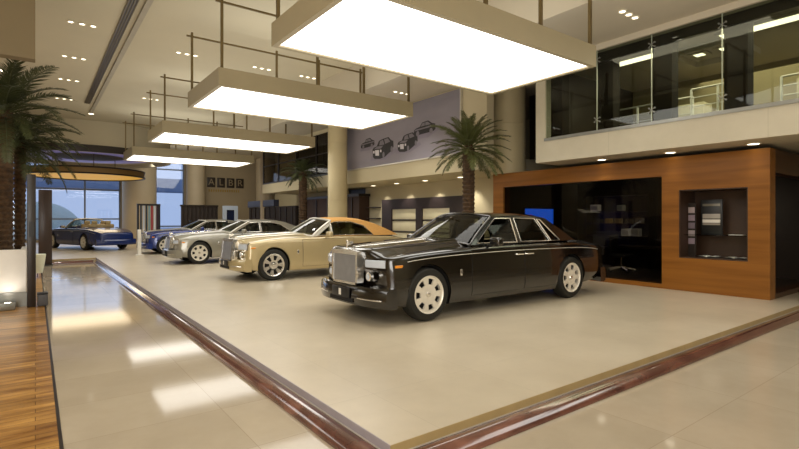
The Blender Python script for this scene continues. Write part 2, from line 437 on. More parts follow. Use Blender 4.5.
gpanel('cabinet', 'cream upright cabinet in the gallery behind the left guard rail', 'cabinet', 13.4, 13.9, 5.2, 6.2, 3.505, 4.5, M_wall)
gpanel('cabinet', 'cream upright cabinet in the gallery behind the right guard rail', 'cabinet', 13.2, 13.7, 2.2, 3.3, 3.505, 4.6, M_wall)

# outside, beyond the back windows
mb = MB(); mb.box(-40, 60, BACK+.3, 120, LOW-.3, LOW-.2); struct('ground', mb, pmat('pavement', '#a8b2c2', .8, noise=(.3, .06)), sharp=0)
mb = MB(); mb.rbox(-30, 40, 62, 64, 4.7, 6.3, .2); mb.box(-20, -19, 62.3, 63.7, LOW-.2, 4.7); mb.box(24, 25, 62.3, 63.7, LOW-.2, 4.7)
tag(mb.build('footbridge', pmat('bridge_grey', '#8390a6', .7, noise=(1, .05))), 'grey elevated bridge seen through the back windows', 'bridge')
mb = MB(); mb.lathe([(3.4*math.cos(a), 3.4*math.sin(a)) for a in [PI/2*k/14 for k in range(15)]], (0.3, 52, LOW-.2), n=40)
tag(mb.build('dome', pmat('dome_render', '#b9c6bd', .6, noise=(2, .04))), 'pale rounded dome outside the window behind the open blue car', 'dome')

# ------------------------------------------------------------------ hanging lamp boxes
def lamp_box(y0, label, dx, near):
    x0, x1, z0, z1 = 3.05+dx, 8.2+(dx and .25+dx), 4.33, 4.71
    yb = y0+2.56
    t = thing('pendant_light_box', label, 'ceiling lamp', ((x0+x1)/2, (y0+yb)/2, z0), 'long rectangular light boxes hung over the cars')
    b = MB(); w = .085
    b.box(x0, x1, y0, y0+w, z0, z1); b.box(x0, x1, yb-w, yb, z0, z1); b.box(x0, x0+w, y0+w, yb-w, z0, z1); b.box(x1-w, x1, y0+w, yb-w, z0, z1)
    b.box(x0+w, x1-w, y0+w, yb-w, z1-.05, z1-.001)
    b.build('frame', M_boxp, t, 0)
    d = MB(); d.box(x0+w, x1-w, y0+w, yb-w, z0+.03, z0+.05); d.build('diffuser', M_diff, t, 0)
    for yy in (y0+.05, yb-.08):
        r = MB(); r.box(x0-.05, min(x1, 8.2), yy-.02, yy+.02, 6.08, 6.12); r.build('rail', M_rod, t, 0)
        for xx in (x0+.08, x0+2.3, x0+3.6, x1-.12):
            r = MB(); r.box(xx-.025, xx+.025, yy-.026, yy+.026, z1, CEIL if (near and yy < y0+1 and (xx < x0+.2 or xx > x1-.2)) else (SOF if xx > 8.15 else 6.2)); r.build('hanger_rod', M_rod, t, 0)
    return t
words = ('nearest and largest light box, hung over the black saloon', 'second light box from the camera, hung over the champagne car',
         'third light box from the camera, hung over the silver car', 'fourth light box from the camera, hung over the blue car')
for k in range(4): lamp_box((4.97, 10.35, 17.0, 23.8)[k], words[k], (0, 0, .2, .3)[k], k < 2)

# ceiling fittings
M_cup = pmat('downlight_trim', '#e3dcc4', .4, noise=(4, .03))
def triple(x, y, z, label, group=None, along='x'):
    t = thing('triple_downlight', label, 'downlight', (x, y, z), group)
    for k in (-1, 0, 1):
        cx, cy = (x+k*.24, y) if along == 'x' else (x, y+k*.24)
        b = MB(); b.lathe([(.085, 0), (.085, -.02), (.06, -.02), (.055, -.004)], (cx, cy, z), n=16); l = b.build('trim_ring', M_cup, t)
        b = MB(); b.lathe([(0, -.012), (.055, -.012)], (cx, cy, z), n=16); b.build('lamp', M_lamp, l)
    return t
ordn = ('nearest', 'second', 'third', 'fourth')
for k, y in enumerate((14.7, 17.9, 20.9, 24.3)): triple(.95, y, CEIL, ordn[k]+' triple downlight in the row left of the ceiling vent', 'triple downlights left of the vent')
triple(3.64, 15.5, CEIL, 'triple downlight above the left end of the second light box', 'triple downlights across the ceiling')
triple(5.95, 15.5, CEIL, 'triple downlight above the middle of the second light box', 'triple downlights across the ceiling')
triple(7.6, 15.5, CEIL, 'triple downlight above the right end of the second light box', 'triple downlights across the ceiling')
triple(3.8, 22.2, CEIL, 'triple downlight by the left end of the third light box rails', 'triple downlights across the ceiling')
triple(9.35, 4.97, SOF, 'triple downlight in the soffit above the gallery glass', 'triple downlights in the soffit')
triple(9.35, 12.4, SOF, 'triple downlight in the soffit above the wall poster', 'triple downlights in the soffit')
def downlight(x, y, z, label, group=None, r=.11):
    t = thing('recessed_downlight', label, 'downlight', (x, y, z), group)
    b = MB(); b.lathe([(r+.03, 0), (r+.03, -.015), (r, -.015), (r, -.004)], (x, y, z), n=20); b.build('trim_ring', M_cup, t)
    b = MB(); b.lathe([(0, -.01), (r, -.01)], (x, y, z), n=20); b.build('lamp', M_lamp, t)
downlight(-.9, 20.9, CEIL, 'ceiling downlight above the big palm, nearer of two at the left edge')
downlight(-1.0, 23.9, CEIL, 'ceiling downlight above the big palm, farther of two at the left edge')
downlight(2.1, 27.0, CEIL, 'single round downlight at the far end of the ceiling vent')
for k, y in enumerate((3.42, 4.95, 6.55)): downlight(11.05, y, 3.0, ['round downlight under the gallery edge, over the right end of the pavilion', 'round downlight under the gallery edge, between niche and wide opening', 'round downlight under the gallery edge, over the wide opening'][k], None, .10)
for k, y in enumerate((12.2, 14.1, 15.9, 17.6)):
    downlight(11.75, y, 3.0, ('downlight under the poster ledge, nearest the palm', 'downlight under the poster ledge, second from the palm', 'downlight under the poster ledge, third from the palm', 'downlight under the poster ledge, nearest the round column')[k])
# linear air vent
t = thing('linear_vent', 'long dark slotted air vent in the ceiling', 'vent', (1.9, 14, CEIL))
b = MB(); b.box(1.67, 1.88, 2, 24.6, CEIL-.025, CEIL-.001); b.build('backing', M_dark, t, 0)
for k in range(4):
    b = MB(); b.box(1.67+k*.06, 1.69+k*.06, 2, 24.6, CEIL-.045, CEIL-.025); b.build('slat', pmat('vent_slat', '#5d5138', .5, noise=(5, .06)), t, 0)

# hanging drum and round canopy over the open car
cx, cy = 2.4, 33.1
mb = MB(); mb.lathe([(4.3, CEIL), (4.3, 5.25), (4.1, 5.25), (4.1, CEIL)], (cx, cy, 0), n=64); struct('ceiling_drum', mb, M_ceil)
mb = MB(); mb.lathe([(4.33, 5.27), (4.33, 4.92), (4.27, 4.92), (4.27, 5.27)], (cx, cy, 0), n=64); struct('trim_11', mb, M_dark)
mb = MB(); mb.lathe([(4.268, 5.24), (4.268, 4.93), (4.1, 4.93), (4.1, 5.24)], (cx, cy, 0), n=64); struct('ceiling_drum_lining', mb, M_ceil)
mb = MB(); mb.lathe([(0, 5.12), (4.09, 5.12), (4.09, 5.22), (0, 5.22)], (cx, cy, 0), n=64); struct('ceiling_drum_inner', mb, M_ceil)
t = thing('cove_light', 'lavender glowing round ceiling recess above the hanging canopy', 'light', (cx, cy, 5.1))
b = MB(); b.lathe([(1.9, 5.1), (3.3, 5.1), (3.3, 5.16), (1.9, 5.16)], (cx, cy, 0), n=64); b.build('cove', pmat('cove_paint', '#b7aecb', .6, noise=(2, .03), emit='#a99be0', estr=.16), t)
t = thing('round_canopy', 'round hanging canopy with glowing yellow underside over the open blue car', 'canopy', (cx, cy, 4.1))
b = MB(); b.lathe([(2.8, 3.97), (2.9, 3.97), (2.9, 4.29), (0, 4.32)], (cx, cy, 0), n=64); b.build('rim', pmat('canopy_rim', '#8d6f3d', .5, noise=(2, .06)), t)
for z in (3.97, 4.30):
    b = MB(); b.tube([(cx+2.91*math.cos(2*PI*k/64), cy+2.91*math.sin(2*PI*k/64), z) for k in range(64)], .045, 6, closed=True); b.build('edge_band', M_dark, t)
b = MB(); b.lathe([(0, 4.03), (2.8, 3.99)], (cx, cy, 0), n=64); b.build('underside', pmat('canopy_under', '#c9a455', .6, noise=(.8, .05), emit='#d9a540', estr=.5), t)  # light falling on the underside is put in as colour and glow
for a in (0.6, 2.7, 4.8):
    b = MB(); b.tube([(cx+1.8*math.cos(a), cy+1.8*math.sin(a), 4.28), (cx+1.8*math.cos(a), cy+1.8*math.sin(a), 5.1)], .02, 6); b.build('hanger_rod', M_rod, t)

# ------------------------------------------------------------------ poster
t = thing('wall_poster', 'big grey lilac poster of four parked cars on the upper wall', 'poster', (FX-.03, 14, 3.6))
b = MB(); b.box(FX-.06, FX-.005, 10.75, 18.0, 3.57, SOF-.06); b.build('panel', pmat('poster_print', '#8d8892', .6, noise=(.25, .22, (1, 1, 3))), t, 0)
b = MB(); b.box(FX-.075, FX-.004, 10.7, 18.0, 3.53, 3.57); b.box(FX-.075, FX-.004, 10.70, 10.75, 3.53, SOF-.06); b.build('frame', M_brush, t, 0)
M_pd = pmat('print_dark', '#2c2a2e', .6, noise=(3, .2)); M_pg = pmat('print_grey', '#77737c', .6, noise=(3, .1)); M_pl = pmat('print_light', '#cfcbd2', .6, noise=(3, .05))
M_ps = pmat('print_shadow', '#837d8c', .6, noise=(3, .05))
def pflat(mb, pts, cy_, cz_, s, off, m):
    P = [(FX-.061-off, cy_-u*s, cz_+v*s*.8) for u, v in pts]
    mb.add(P, [tuple(range(len(P)))], m)
CAR_S = [(-1, .12), (-.98, .42), (-.8, .55), (-.42, .62), (-.2, .9), (.35, .95), (.72, .68), (.98, .6), (1.02, .2), (.8, .08), (-.7, .02)]
CAR_Q = [(-.85, .0), (-.9, .5), (-.78, .62), (-.5, .66), (-.3, .98), (.0, 1.05), (.55, 1.1), (.8, .86), (.98, .78), (1.0, .42), (.8, .18), (.25, -.12), (-.2, -.2), (-.7, -.14)]
def pcar(cy_, cz_, s, front):
    b = MB(); cz_ -= s*.38
    pflat(b, [(-1.1, -.22), (.3, -.3), (1.3, .1), (1.2, .3), (-1.0, .1)], cy_, cz_, s, .000, 3)
    pflat(b, CAR_Q if front else CAR_S, cy_, cz_, s, .002, 0)
    if front:
        pflat(b, [(-.76, .5), (-.48, .64), (.1, .62), (-.1, .46)], cy_, cz_, s, .004, 1)
        pflat(b, [(-.26, .68), (-.2, .94), (.08, 1.0), (.2, .68)], cy_, cz_, s, .004, 1)
        pflat(b, [(.28, .7), (.18, 1.0), (.5, 1.03), (.72, .78)], cy_, cz_, s, .004, 1)
        pflat(b, [(-.62, .06), (-.66, .42), (-.3, .4), (-.28, .02)], cy_, cz_, s, .004, 2)
        for u0 in (-.84, -.2): pflat(b, [(u0, .24), (u0, .4), (u0+.14, .38), (u0+.14, .22)], cy_, cz_, s, .004, 2)
        for u0, v0 in ((.12, .02), (.84, .28)): pflat(b, [(u0+.1*math.cos(2*PI*k/14), v0+.2*math.sin(2*PI*k/14)) for k in range(14)], cy_, cz_, s, .004, 1)
    else:
        pflat(b, [(-.35, .62), (-.17, .84), (.05, .86), (.05, .62)], cy_, cz_, s, .004, 1)
        pflat(b, [(.1, .62), (.1, .86), (.32, .86), (.58, .64)], cy_, cz_, s, .004, 1)
        pflat(b, [(-.96, .36), (-.8, .48), (.9, .54), (.96, .44)], cy_, cz_, s, .004, 1)
        for u in (-.62, .62): pflat(b, [(u+.15*math.cos(2*PI*k/16), .14+.2*math.sin(2*PI*k/16)) for k in range(16)], cy_, cz_, s, .004, 1)
    b.build('printed_car', [M_pd, M_pg, M_pl, M_ps], t, 0)
pcar(15.9, 4.5, .48, False); pcar(14.9, 4.19, .72, True); pcar(13.4, 4.22, .6, True); pcar(12.45, 4.58, .56, False)

# lower-right wall furniture: dark framed display wall with cream panels
t = thing('display_wall_unit', 'dark framed wall unit of cream display panels behind the black car', 'display wall', (12.4, 15.2, 0))
M_df = pmat('dark_violet_frame', '#332a2b', .4, noise=(3, .08)); M_cream = pmat('cream_panel', '#e0d9bb', .5, noise=(2, .03))
x0 = 12.36
b = MB()
b.box(x0, 12.49, 12.6, 17.85, 1.97, 2.4)
for a, c in ((17.12, 17.85), (15.05, 15.44), (12.6, 13.42)): b.box(x0, 12.49, a, c, 0, 1.97)
b.box(x0, 12.49, 13.42, 17.12, 0, .1)
b.build('frame', M_df, t, 0)
for (a, c) in ((15.44, 17.12), (13.42, 15.05)):
    for z0, z1 in ((1.53, 1.97), (1.04, 1.46), (.55, .97), (.1, .48)):
        p = MB(); p.rbox(12.41, 12.48, a+.01, c-.01, z0, z1, .012); p.build('panel', M_cream, t)
        p = MB(); p.box(12.39, 12.485, a, c, z0-.04, z0); p.build('shelf_rail', M_df, t, 0)
for k, z in enumerate((2.05, 1.55)):
    b = MB(); b.box(12.2, 12.5, 18.1, 18.9, z, z+.05); tag(b.build('wall_shelf', M_df, None, 0), ['upper small dark shelf on the cream wall left of the display unit', 'lower small dark shelf on the cream wall left of the display unit'][k], 'shelf')

# back corner: dark partitions, sign, rack
M_pt = pmat('dark_partition', '#2a211c', .7, noise=(2, .15)); M_pb = pmat('brown_partition', '#3c281b', .6, noise=(2, .15)); M_blue = pmat('slate_panel', '#414658', .3, noise=(1, .08))
def partition(name, label, x0, x1, y0, y1, z1, m, lines, cap=None):
    t = thing(name, label, 'partition', ((x0+x1)/2, (y0+y1)/2, 0))
    b = MB(); b.box(x0, x1, y0, y1, 0, z1); b.build('panel', m, t, 0)
    if x1-x0 > y1-y0:
        for k in range(lines):
            x = x0+(x1-x0)*(k+.5)/lines; b = MB(); b.box(x-.03, x+.03, y0-.05, y0, .05, z1-.05); b.build('batten', M_dark, t, 0)
    else:
        for k in range(lines):
            y = y0+(y1-y0)*(k+.5)/lines; b = MB(); b.box(x0-.05, x0, y-.03, y+.03, .05, z1-.05); b.build('batten', M_dark, t, 0)
    if cap: b = MB(); b.box(x0-.06, x1+.02, y0-.06, y1+.02, z1, z1+.12); b.build('cap', cap, t, 0)
partition('partition', 'dark slatted partition standing before the tan back wall', 8.1, 10.55, 36.0, 36.2, 2.42, M_pt, 9, M_dark)
partition('partition', 'dark partition wall with slate blue top right of the white doorway panel', 11.6, 11.8, 25.2, 32.5, 2.3, M_pt, 9, None)
b = MB(); b.box(11.5, 11.82, 28.0, 32.5, 2.32, 2.72); tag(b.build('sign_band', M_blue, None, 0), 'long slate blue band along the top of the dark partition', 'panel')
partition('partition', 'brown timber partition behind the small palm', 11.9, 12.45, 19.0, 25.0, 2.6, M_pb, 5, M_dark)
b = MB(); b.box(11.86, 11.88, 20.9, 21.5, .6, 1.75); tag(b.build('notice', M_white, None, 0), 'small white framed notice on the brown partition right of the small palm', 'notice')
t = thing('doorway_panel', 'white framed panel with blue centre between two dark partitions', 'panel', (11.2, 35.5, 0))
b = MB(); b.box(10.75, 11.0, 35.4, 35.6, 0, 2.5); b.box(11.55, 11.8, 35.4, 35.6, 0, 2.5); b.box(11.0, 11.55, 35.4, 35.6, 2.2, 2.5); b.box(11.0, 11.55, 35.4, 35.6, 0, .4); b.build('frame', pmat('pale_blue_frame', '#b8c4d6', .4, noise=(2, .04)), t, 0)
b = MB(); b.box(11.0, 11.55, 35.48, 35.55, .4, 2.2); b.build('panel', pmat('navy_panel', '#1c2440', .3, noise=(2, .08)), t, 0)
# banner rack
t = thing('banner_rack', 'black frame rack of thin hanging strips before the back window', 'rack', (5.0, 29.6, 0))
b = MB()
for x in (4.45, 5.5): b.box(x-.05, x+.05, 29.55, 29.65, 0, 2.35)
b.box(4.4, 5.55, 29.5, 29.7, 2.28, 2.38); b.box(4.4, 5.55, 29.5, 29.7, 0, .08); b.build('frame', M_black, t, 0)
for k, c in enumerate(('#39424a', '#c4ccd6', '#2d3a44', '#7fa0a8', '#a32f3c', '#dfe3ea', '#341a2a')):
    x = 4.55+k*.135; b = MB(); b.box(x, x+.09, 29.58, 29.61, .15, 2.28); b.build('strip', pmat('strip_%d' % k, c, .6, noise=(2, .04)), t, 0)
t = thing('information_post', 'slim white information post beside the nose of the blue car', 'post', (3.55, 23.27, 0))
b = MB(); b.rbox(3.48, 3.62, 23.2, 23.34, 0.04, 1.1, .02); b.build('pillar', M_white, t)
b = MB(); b.rbox(3.4, 3.7, 23.1, 23.44, 0, .04, .01); b.build('base', M_white, t)
# wall sign
t = thing('wall_sign', 'row of four dark square letter tiles on the tan back wall', 'sign', (12.4, 39.9, 4.4))
M_tile = pmat('sign_tile', '#2a1f16', .5, noise=(4, .1)); M_let = pmat('sign_letter', '#8f7e62', .5, noise=(4, .05))
R_back = Matrix(((1, 0, 0), (0, 0, -1), (0, 1, 0)))     # text facing -y
for k, ch in enumerate('ALBR'):
    x = 11.2+k*.76; p = MB(); p.rbox(x-.31, x+.31, 39.93, 39.995, 4.08, 4.86, .02); tl = p.build('tile', M_tile, t)
    text_mesh('letter', ch, .72, M_let, tl, (x, 39.92, 4.47), R_back)
for k in range(14):
    p = MB(); p.box(11.0+k*.18, 11.09+k*.18, 39.97, 39.999, 3.72, 3.92); p.build('small_letter', pmat('ochre', '#9a7d33', .5, noise=(4, .05)), t, 0)

# ------------------------------------------------------------------ timber pavilion
X0, Y0, Y1, ZT = 11.2, 3.2, 10.2, 2.91
t = thing('timber_pavilion', 'orange teak pavilion with a wide dark opening and a square niche', 'pavilion', (13.2, 6.6, 0))
D = .3
b = MB()
b.box(X0, X0+D, 9.8, Y1, 0, ZT)                         # left upright
b.box(X0, X0+D, 5.2, 9.8, 2.5, ZT); b.box(X0, X0+D, 5.2, 9.8, 0, .1)
b.box(X0, X0+D, 4.84, 5.2, 0, ZT)
b.box(X0, X0+D, 3.56, 4.84, 0, .71); b.box(X0, X0+D, 3.56, 4.84, 2.18, ZT)
b.box(X0, X0+D, Y0, 3.56, 0, ZT)
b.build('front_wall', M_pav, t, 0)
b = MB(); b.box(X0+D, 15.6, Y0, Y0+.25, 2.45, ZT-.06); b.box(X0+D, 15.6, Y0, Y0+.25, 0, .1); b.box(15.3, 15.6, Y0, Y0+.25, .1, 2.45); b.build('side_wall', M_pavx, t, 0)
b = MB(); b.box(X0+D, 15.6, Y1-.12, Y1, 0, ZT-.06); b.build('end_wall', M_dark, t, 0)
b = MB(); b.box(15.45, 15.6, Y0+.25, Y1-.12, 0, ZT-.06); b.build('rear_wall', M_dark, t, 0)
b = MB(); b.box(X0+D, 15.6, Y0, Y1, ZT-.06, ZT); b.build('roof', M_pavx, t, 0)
b = MB(); b.box(X0+D, 15.45, Y0+.25, Y1-.12, 0, .02); b.build('floor_panel', M_dark, t, 0)
M_nich = pmat('niche_lining', '#3d2818', .45, noise=(2, .15))
b = MB(); q = .02
b.box(X0+.012, X0+.75, 3.56, 3.56+q, .71, 2.18); b.box(X0+.012, X0+.75, 4.84-q, 4.84, .71, 2.18); b.box(X0+.012, X0+.75, 3.56+q, 4.84-q, .71, .71+q); b.box(X0+.012, X0+.75, 3.56+q, 4.84-q, 2.18-q, 2.18); b.box(X0+.75, X0+.78, 3.56, 4.84, .71, 2.18)
nb = b.build('niche', M_nich, t, 0)
p = MB(); p.box(X0+.2, X0+.75, 3.58, 4.82, 1.2, 1.215); p.build('glass_shelf', M_glass, nb, 0)
p = MB(); p.box(X0+.06, X0+.075, 5.2, 9.8, .1, 2.5); p.build('glass_front', M_glassd, t, 0)
# niche contents
def nthing(name, label, cat, x0, x1, y0, y1, z0, z1, m, bev=.006):
    p = MB(); p.rbox(x0, x1, y0, y1, z0, z1, bev); return tag(p.build(name, m), label, cat)
for k, (ya, yb) in enumerate(((4.2, 4.55), (3.68, 4.05))):
    t = thing('open_book', ['open white book lying on the niche floor, left of two', 'open white book lying on the niche floor, right of two'][k], 'book', (X0+.35, (ya+yb)/2, .73))
    ym = (ya+yb)/2
    p = MB(); p.box(X0+.18, X0+.5, ya-.01, yb+.01, .731, .737); p.build('cover', M_dark, t, 0)
    for s in (-1, 1):
        p = MB(); p.grid(lambda u, v: (X0+.19+.3*u, ym+s*v*(yb-ya)/2, .739+.03*math.sin(min(1, v*2.2)*PI/2)*(1-.4*v)), 2, 8); p.build('page_block', M_white, t)
t = thing('swatch_board', 'black panel holding a column of fabric swatches in the niche', 'swatch panel', (X0+.55, 4.38, 1.216))
p = MB(); p.rbox(X0+.5, X0+.53, 4.18, 4.6, 1.216, 1.97, .006); p.build('board', M_black, t)
for k, (z0, z1, c) in enumerate(((1.83, 1.88, '#6a6456'), (1.56, 1.66, '#8c8478'), (1.47, 1.54, '#c9c2b4'), (1.42, 1.46, '#847a6c'))):
    p = MB(); p.box(X0+.485, X0+.5, 4.22, 4.56, z0, z1); p.build('swatch', pmat('swatch_%d' % k, c, .8, noise=(9, .06)), t, 0)
t = thing('swatch_strip', 'narrow hanging strip of pale lilac swatches at the left of the niche', 'swatch strip', (X0+.45, 4.74, .9))
p = MB(); p.box(X0+.4, X0+.42, 4.66, 4.815, .731, 1.9); p.build('board', M_dark, t, 0)
for k in range(5):
    p = MB(); p.box(X0+.385, X0+.4, 4.68, 4.81, 1.0+k*.17, 1.13+k*.17); p.build('swatch', pmat('lilac_%d' % (k % 3), ('#94838f', '#a99a9c', '#776a74')[k % 3], .8, noise=(9, .05)), t, 0)
nthing('brochure', 'thin pale brochure lying flat on the glass niche shelf', 'brochure', X0+.3, X0+.5, 3.75, 4.0, 1.216, 1.226, M_white, .003)
# pavilion interior
t = thing('television', 'wall television glowing blue inside the pavilion', 'television', (13.2, 10.05, 1.1))
p = MB(); p.rbox(12.45, 14.0, 10.03, 10.075, .97, 1.92, .015); p.build('casing', M_black, t)
p = MB(); p.box(12.5, 13.95, 10.02, 10.03, 1.02, 1.88); p.build('screen', emat('screen_blue', '#1e58e8', 2.4), t, 0)
p = MB(); p.add([(12.55, 10.018, 1.2), (13.15, 10.018, 1.2), (13.05, 10.018, 1.62), (12.75, 10.018, 1.7), (12.58, 10.018, 1.45)], [(0, 1, 2, 3, 4)]); p.build('screen_picture', emat('screen_pink', '#b0489c', 2.0), t, 0)
t = thing('shelf_unit', 'dark wall shelf unit inside the pavilion opening', 'shelf', (15.2, 8.4, 0))
p = MB(); p.box(15.4, 15.44, 7.35, 9.5, .02, 2.35); p.build('back_panel', M_dark, t, 0)
for y in (7.35, 9.46): p = MB(); p.box(15.0, 15.4, y, y+.04, .02, 2.35); p.build('side_panel', M_dark, t, 0)
for z in (.6, .98, 1.38, 1.78, 2.3): p = MB(); p.box(15.0, 15.4, 7.39, 9.46, z, z+.03); p.build('shelf_board', M_dark, t, 0)
itm = [(1.41, 1.55, 8.95, 9.1, '#4a4a44', 'small grey sample box, left end of the middle shelf'), (1.41, 1.57, 8.62, 8.8, '#9a8450', 'ochre sample box, second on the middle shelf'),
       (1.41, 1.57, 8.3, 8.48, '#8a7a58', 'tan sample box, third on the middle shelf'), (1.41, 1.56, 7.95, 8.12, '#5f5748', 'brown sample box, fourth on the middle shelf'), (1.41, 1.58, 7.6, 7.8, '#6c6354', 'taupe sample box, right end of the middle shelf'),
       (1.81, 2.03, 9.05, 9.33, '#d8d8d0', 'white box on the top shelf of the pavilion unit'), (1.81, 2.0, 8.2, 8.4, '#8d938c', 'pale grey box on the top shelf of the pavilion unit'),
       (1.01, 1.24, 8.0, 8.25, '#b9bab4', 'light grey box on the lower shelf, left of a pair'), (1.01, 1.25, 7.68, 7.93, '#8f908a', 'mid grey box on the lower shelf, right of a pair')]
for k, (z0, z1, y0, y1, c, lab) in enumerate(itm):
    t = thing('sample_box', lab, 'box', (15.15, (y0+y1)/2, z0), 'sample boxes on the pavilion shelves')
    p = MB(); p.rbox(15.04, 15.24, y0, y1, z0, z1, .008); p.build('carton', pmat('carton_%d' % k, c, .6, noise=(6, .04), emit=c, estr=.25), t)  # self-glow stands in for light falling on the cartons
    p = MB(); p.box(15.036, 15.04, y0+.03, y1-.03, z0+.05, z1-.05); p.build('paper_label', pmat('plabel_%d' % k, c, .7, noise=(6, .03)), t, 0)
# swivel chair
cxx, cyy = 13.5, 7.4
t = thing('swivel_chair', 'black swivel chair on a shiny star base inside the pavilion', 'chair', (cxx, cyy, .02))
for k in range(5):
    a = 2*PI*k/5+.3; ca, sa = math.cos(a), math.sin(a)
    p = MB(); p.tube([(cxx+.03*ca, cyy+.03*sa, .17), (cxx+.22*ca, cyy+.22*sa, .14), (cxx+.38*ca, cyy+.38*sa, .11)], [.032, .025, .018], 8); lg = p.build('leg', pmat('star_base', '#f2f0ea', .2, .4, noise=(8, .02)), t)
    p = MB(); p.lathe([(0, -.025), (.035, -.025), (.045, 0), (.035, .025), (0, .025)], (cxx+.38*ca, cyy+.38*sa, .066), 'y', 12); p.build('caster', M_black, lg)
p = MB(); p.tube([(cxx, cyy, .15), (cxx, cyy, .45)], .03, 10); p.build('column', M_chrome, t)
p = MB(); p.rbox(cxx-.25, cxx+.25, cyy-.25, cyy+.25, .45, .55, .04, seg=3); p.build('seat', M_black, t)
p = MB(); p.rbox(cxx-.22, cxx+.22, cyy+.2, cyy+.28, .58, 1.1, .035, seg=3); p.build('backrest', M_black, t)
nthing('meeting_table', 'dark desk behind the swivel chair inside the pavilion', 'table', 13.9, 14.7, 5.6, 8.0, .70, .76, M_dark).parent = None
for o in [x for x in COL.objects if x.name == 'meeting_table']:
    for y in (5.65, 7.87):
        p = MB(); p.box(13.95, 14.65, y, y+.06, .02, .70); p.build('leg', M_dark, o, 0)

# ------------------------------------------------------------------ palms
def frond_mesh(L, droop, nl, wid, seed, mat):
    rnd = random.Random(seed); mb = MB()
    N = 16; pts = []
    p = Vector((0.03, 0, 0)); ang = 0.0
    for i in range(N+1):
        t = i/N; pts.append(p.copy()); a = -droop*(t**1.3)
        p = p + Vector((math.cos(a), 0, math.sin(a)))*(L/N)
    mb.tube(pts, [.016*(1-.85*i/N)+.002 for i in range(N+1)], 5)
    for k in range(nl):
        t = .12+.88*k/(nl-1); f = t*N; i = min(N-1, int(f)); u = f-i
        c = pts[i].lerp(pts[i+1], u); d = (pts[i+1]-pts[i]).normalized()
        up = Vector((-d.z, 0, d.x))
        ll = L*.25*math.sin(PI*min(1, .22+.70*t))**.8*(1-.25*t)*rnd.uniform(.85, 1.1)
        for s in (-1, 1):
            dr = (d*rnd.uniform(.65, .95) + Vector((0, s, 0))*rnd.uniform(.75, .95) + up*rnd.uniform(.05, .35)).normalized()
            e = c+dr*ll+Vector((0, 0, -ll*.18)); m_ = c+dr*ll*.5
            w = d*wid*.5
            mb.add([c-w*.5, c+w*.5, m_+w, m_-w, e], [(0, 1, 2, 3), (3, 2, 4)])
    return mb
def palm(name, label, x, y, z0, zc, tr, L, nf, seed, mat, el=(-.5, 1.25), droop=(1.0, 1.7)):
    rnd = random.Random(seed)
    t = thing(name, label, 'palm tree', (x, y, z0))
    mb = MB(); rings = max(8, int((zc-z0)/.11)); prof = []
    n = 14; vs = []; 
    for i in range(rings*3+1):
        zz = z0+(zc-z0)*i/(rings*3); ph = i % 3
        for k in range(n):
            a = 2*PI*k/n+(PI/n if (i//3) % 2 else 0)
            r = tr*(1.0+(.22 if ph == 2 else (.08 if ph == 1 else -.05))*(1 if k % 2 else .5))*(1+.15*(i/(rings*3)))
            vs.append((x+r*math.cos(a), y+r*math.sin(a), zz))
    fs = [(i*n+k, i*n+(k+1) % n, (i+1)*n+(k+1) % n, (i+1)*n+k) for i in range(rings*3) for k in range(n)]
    mb.add(vs, fs); mb.lathe([(tr*1.1, zc-.02), (tr*1.25, zc+.06), (tr*.7, zc+.2), (0, zc+.25)], (x, y, 0), n=14)
    mb.build('trunk', M_bark, t, 25)
    protos = []
    for k in range(nf):
        key = k % 4
        if key >= len(protos):
            f = frond_mesh(L, rnd.uniform(*droop), 46, (.020+L*.012)*.75, seed*10+key, mat)
            o = f.build('frond', mat, None, 0, recalc=False); o.parent = t; protos.append(o)
        else:
            o = protos[key].copy(); COL.objects.link(o); o.parent = t
        q = (k+.5)/nf
        elev = el[0]+(el[1]-el[0])*q; az = k*2.39996+rnd.uniform(-.2, .2)
        s = rnd.uniform(.85, 1.08)*(1.0 if q < .8 else .82)
        o.rotation_euler = (rnd.uniform(-.15, .15), -elev, az); o.scale = (s, s, s)
        o.location = (.3*tr*math.cos(az), .3*tr*math.sin(az), zc-z0+.02+.18*q)
    return t
palm('palm_tree', 'palm with patterned trunk behind the black car, under the poster', 9.32, 9.36, 0, 3.35, .135, 1.1, 50, 3, M_frond, (-.45, 1.5), (.6, 1.15))
palm('palm_tree', 'small distant palm beside the round column, behind the champagne car', 9.52, 19.9, 0, 3.45, .15, .98, 38, 5, M_frond2, (-.4, 1.3), (.6, 1.2))
palm('palm_tree', 'tall palm at the left edge, nearest of the pair in the planter', -.49, 12.75, .9, 3.6, .12, 1.45, 46, 8, M_frond2, (-.5, 1.45), (.7, 1.3))
palm('palm_tree', 'slightly shorter palm beside the dark post, right of the planter pair', -.27, 13.5, .9, 3.1, .09, 1.2, 40, 11, M_frond2, (-.5, 1.1), (.7, 1.3))
# planter
t = thing('planter', 'big white square planter holding the pair of palms', 'planter', (-.9, 13.0, LOW))
z1 = .95
b = MB(); b.box(-1.7, -.15, 12.1, 12.18, LOW+.003, z1); b.box(-1.7, -.15, 13.82, 13.9, LOW+.003, z1); b.box(-1.7, -1.62, 12.18, 13.82, LOW+.003, z1); b.box(-.23, -.15, 12.18, 13.82, LOW+.003, z1); b.build('walls', M_white, t, 0)
b = MB(); b.box(-1.62, -.23, 12.18, 13.82, .8, .9); b.build('soil', pmat('soil', '#2b2015', .95, noise=(20, .3)), t, 0)
b = MB(); b.box(-1.72, -.13, 12.08, 12.1, LOW+.003, .12); b.build('plinth', M_steelg, t, 0)
t = thing('floor_uplight', 'small steel floor uplight shining up the white planter', 'lamp', (-.5, 11.8, LOW))
b = MB(); b.rbox(-.95, -.3, 11.7, 11.92, LOW+.003, LOW+.13, .015); b.build('housing', M_steelg, t)
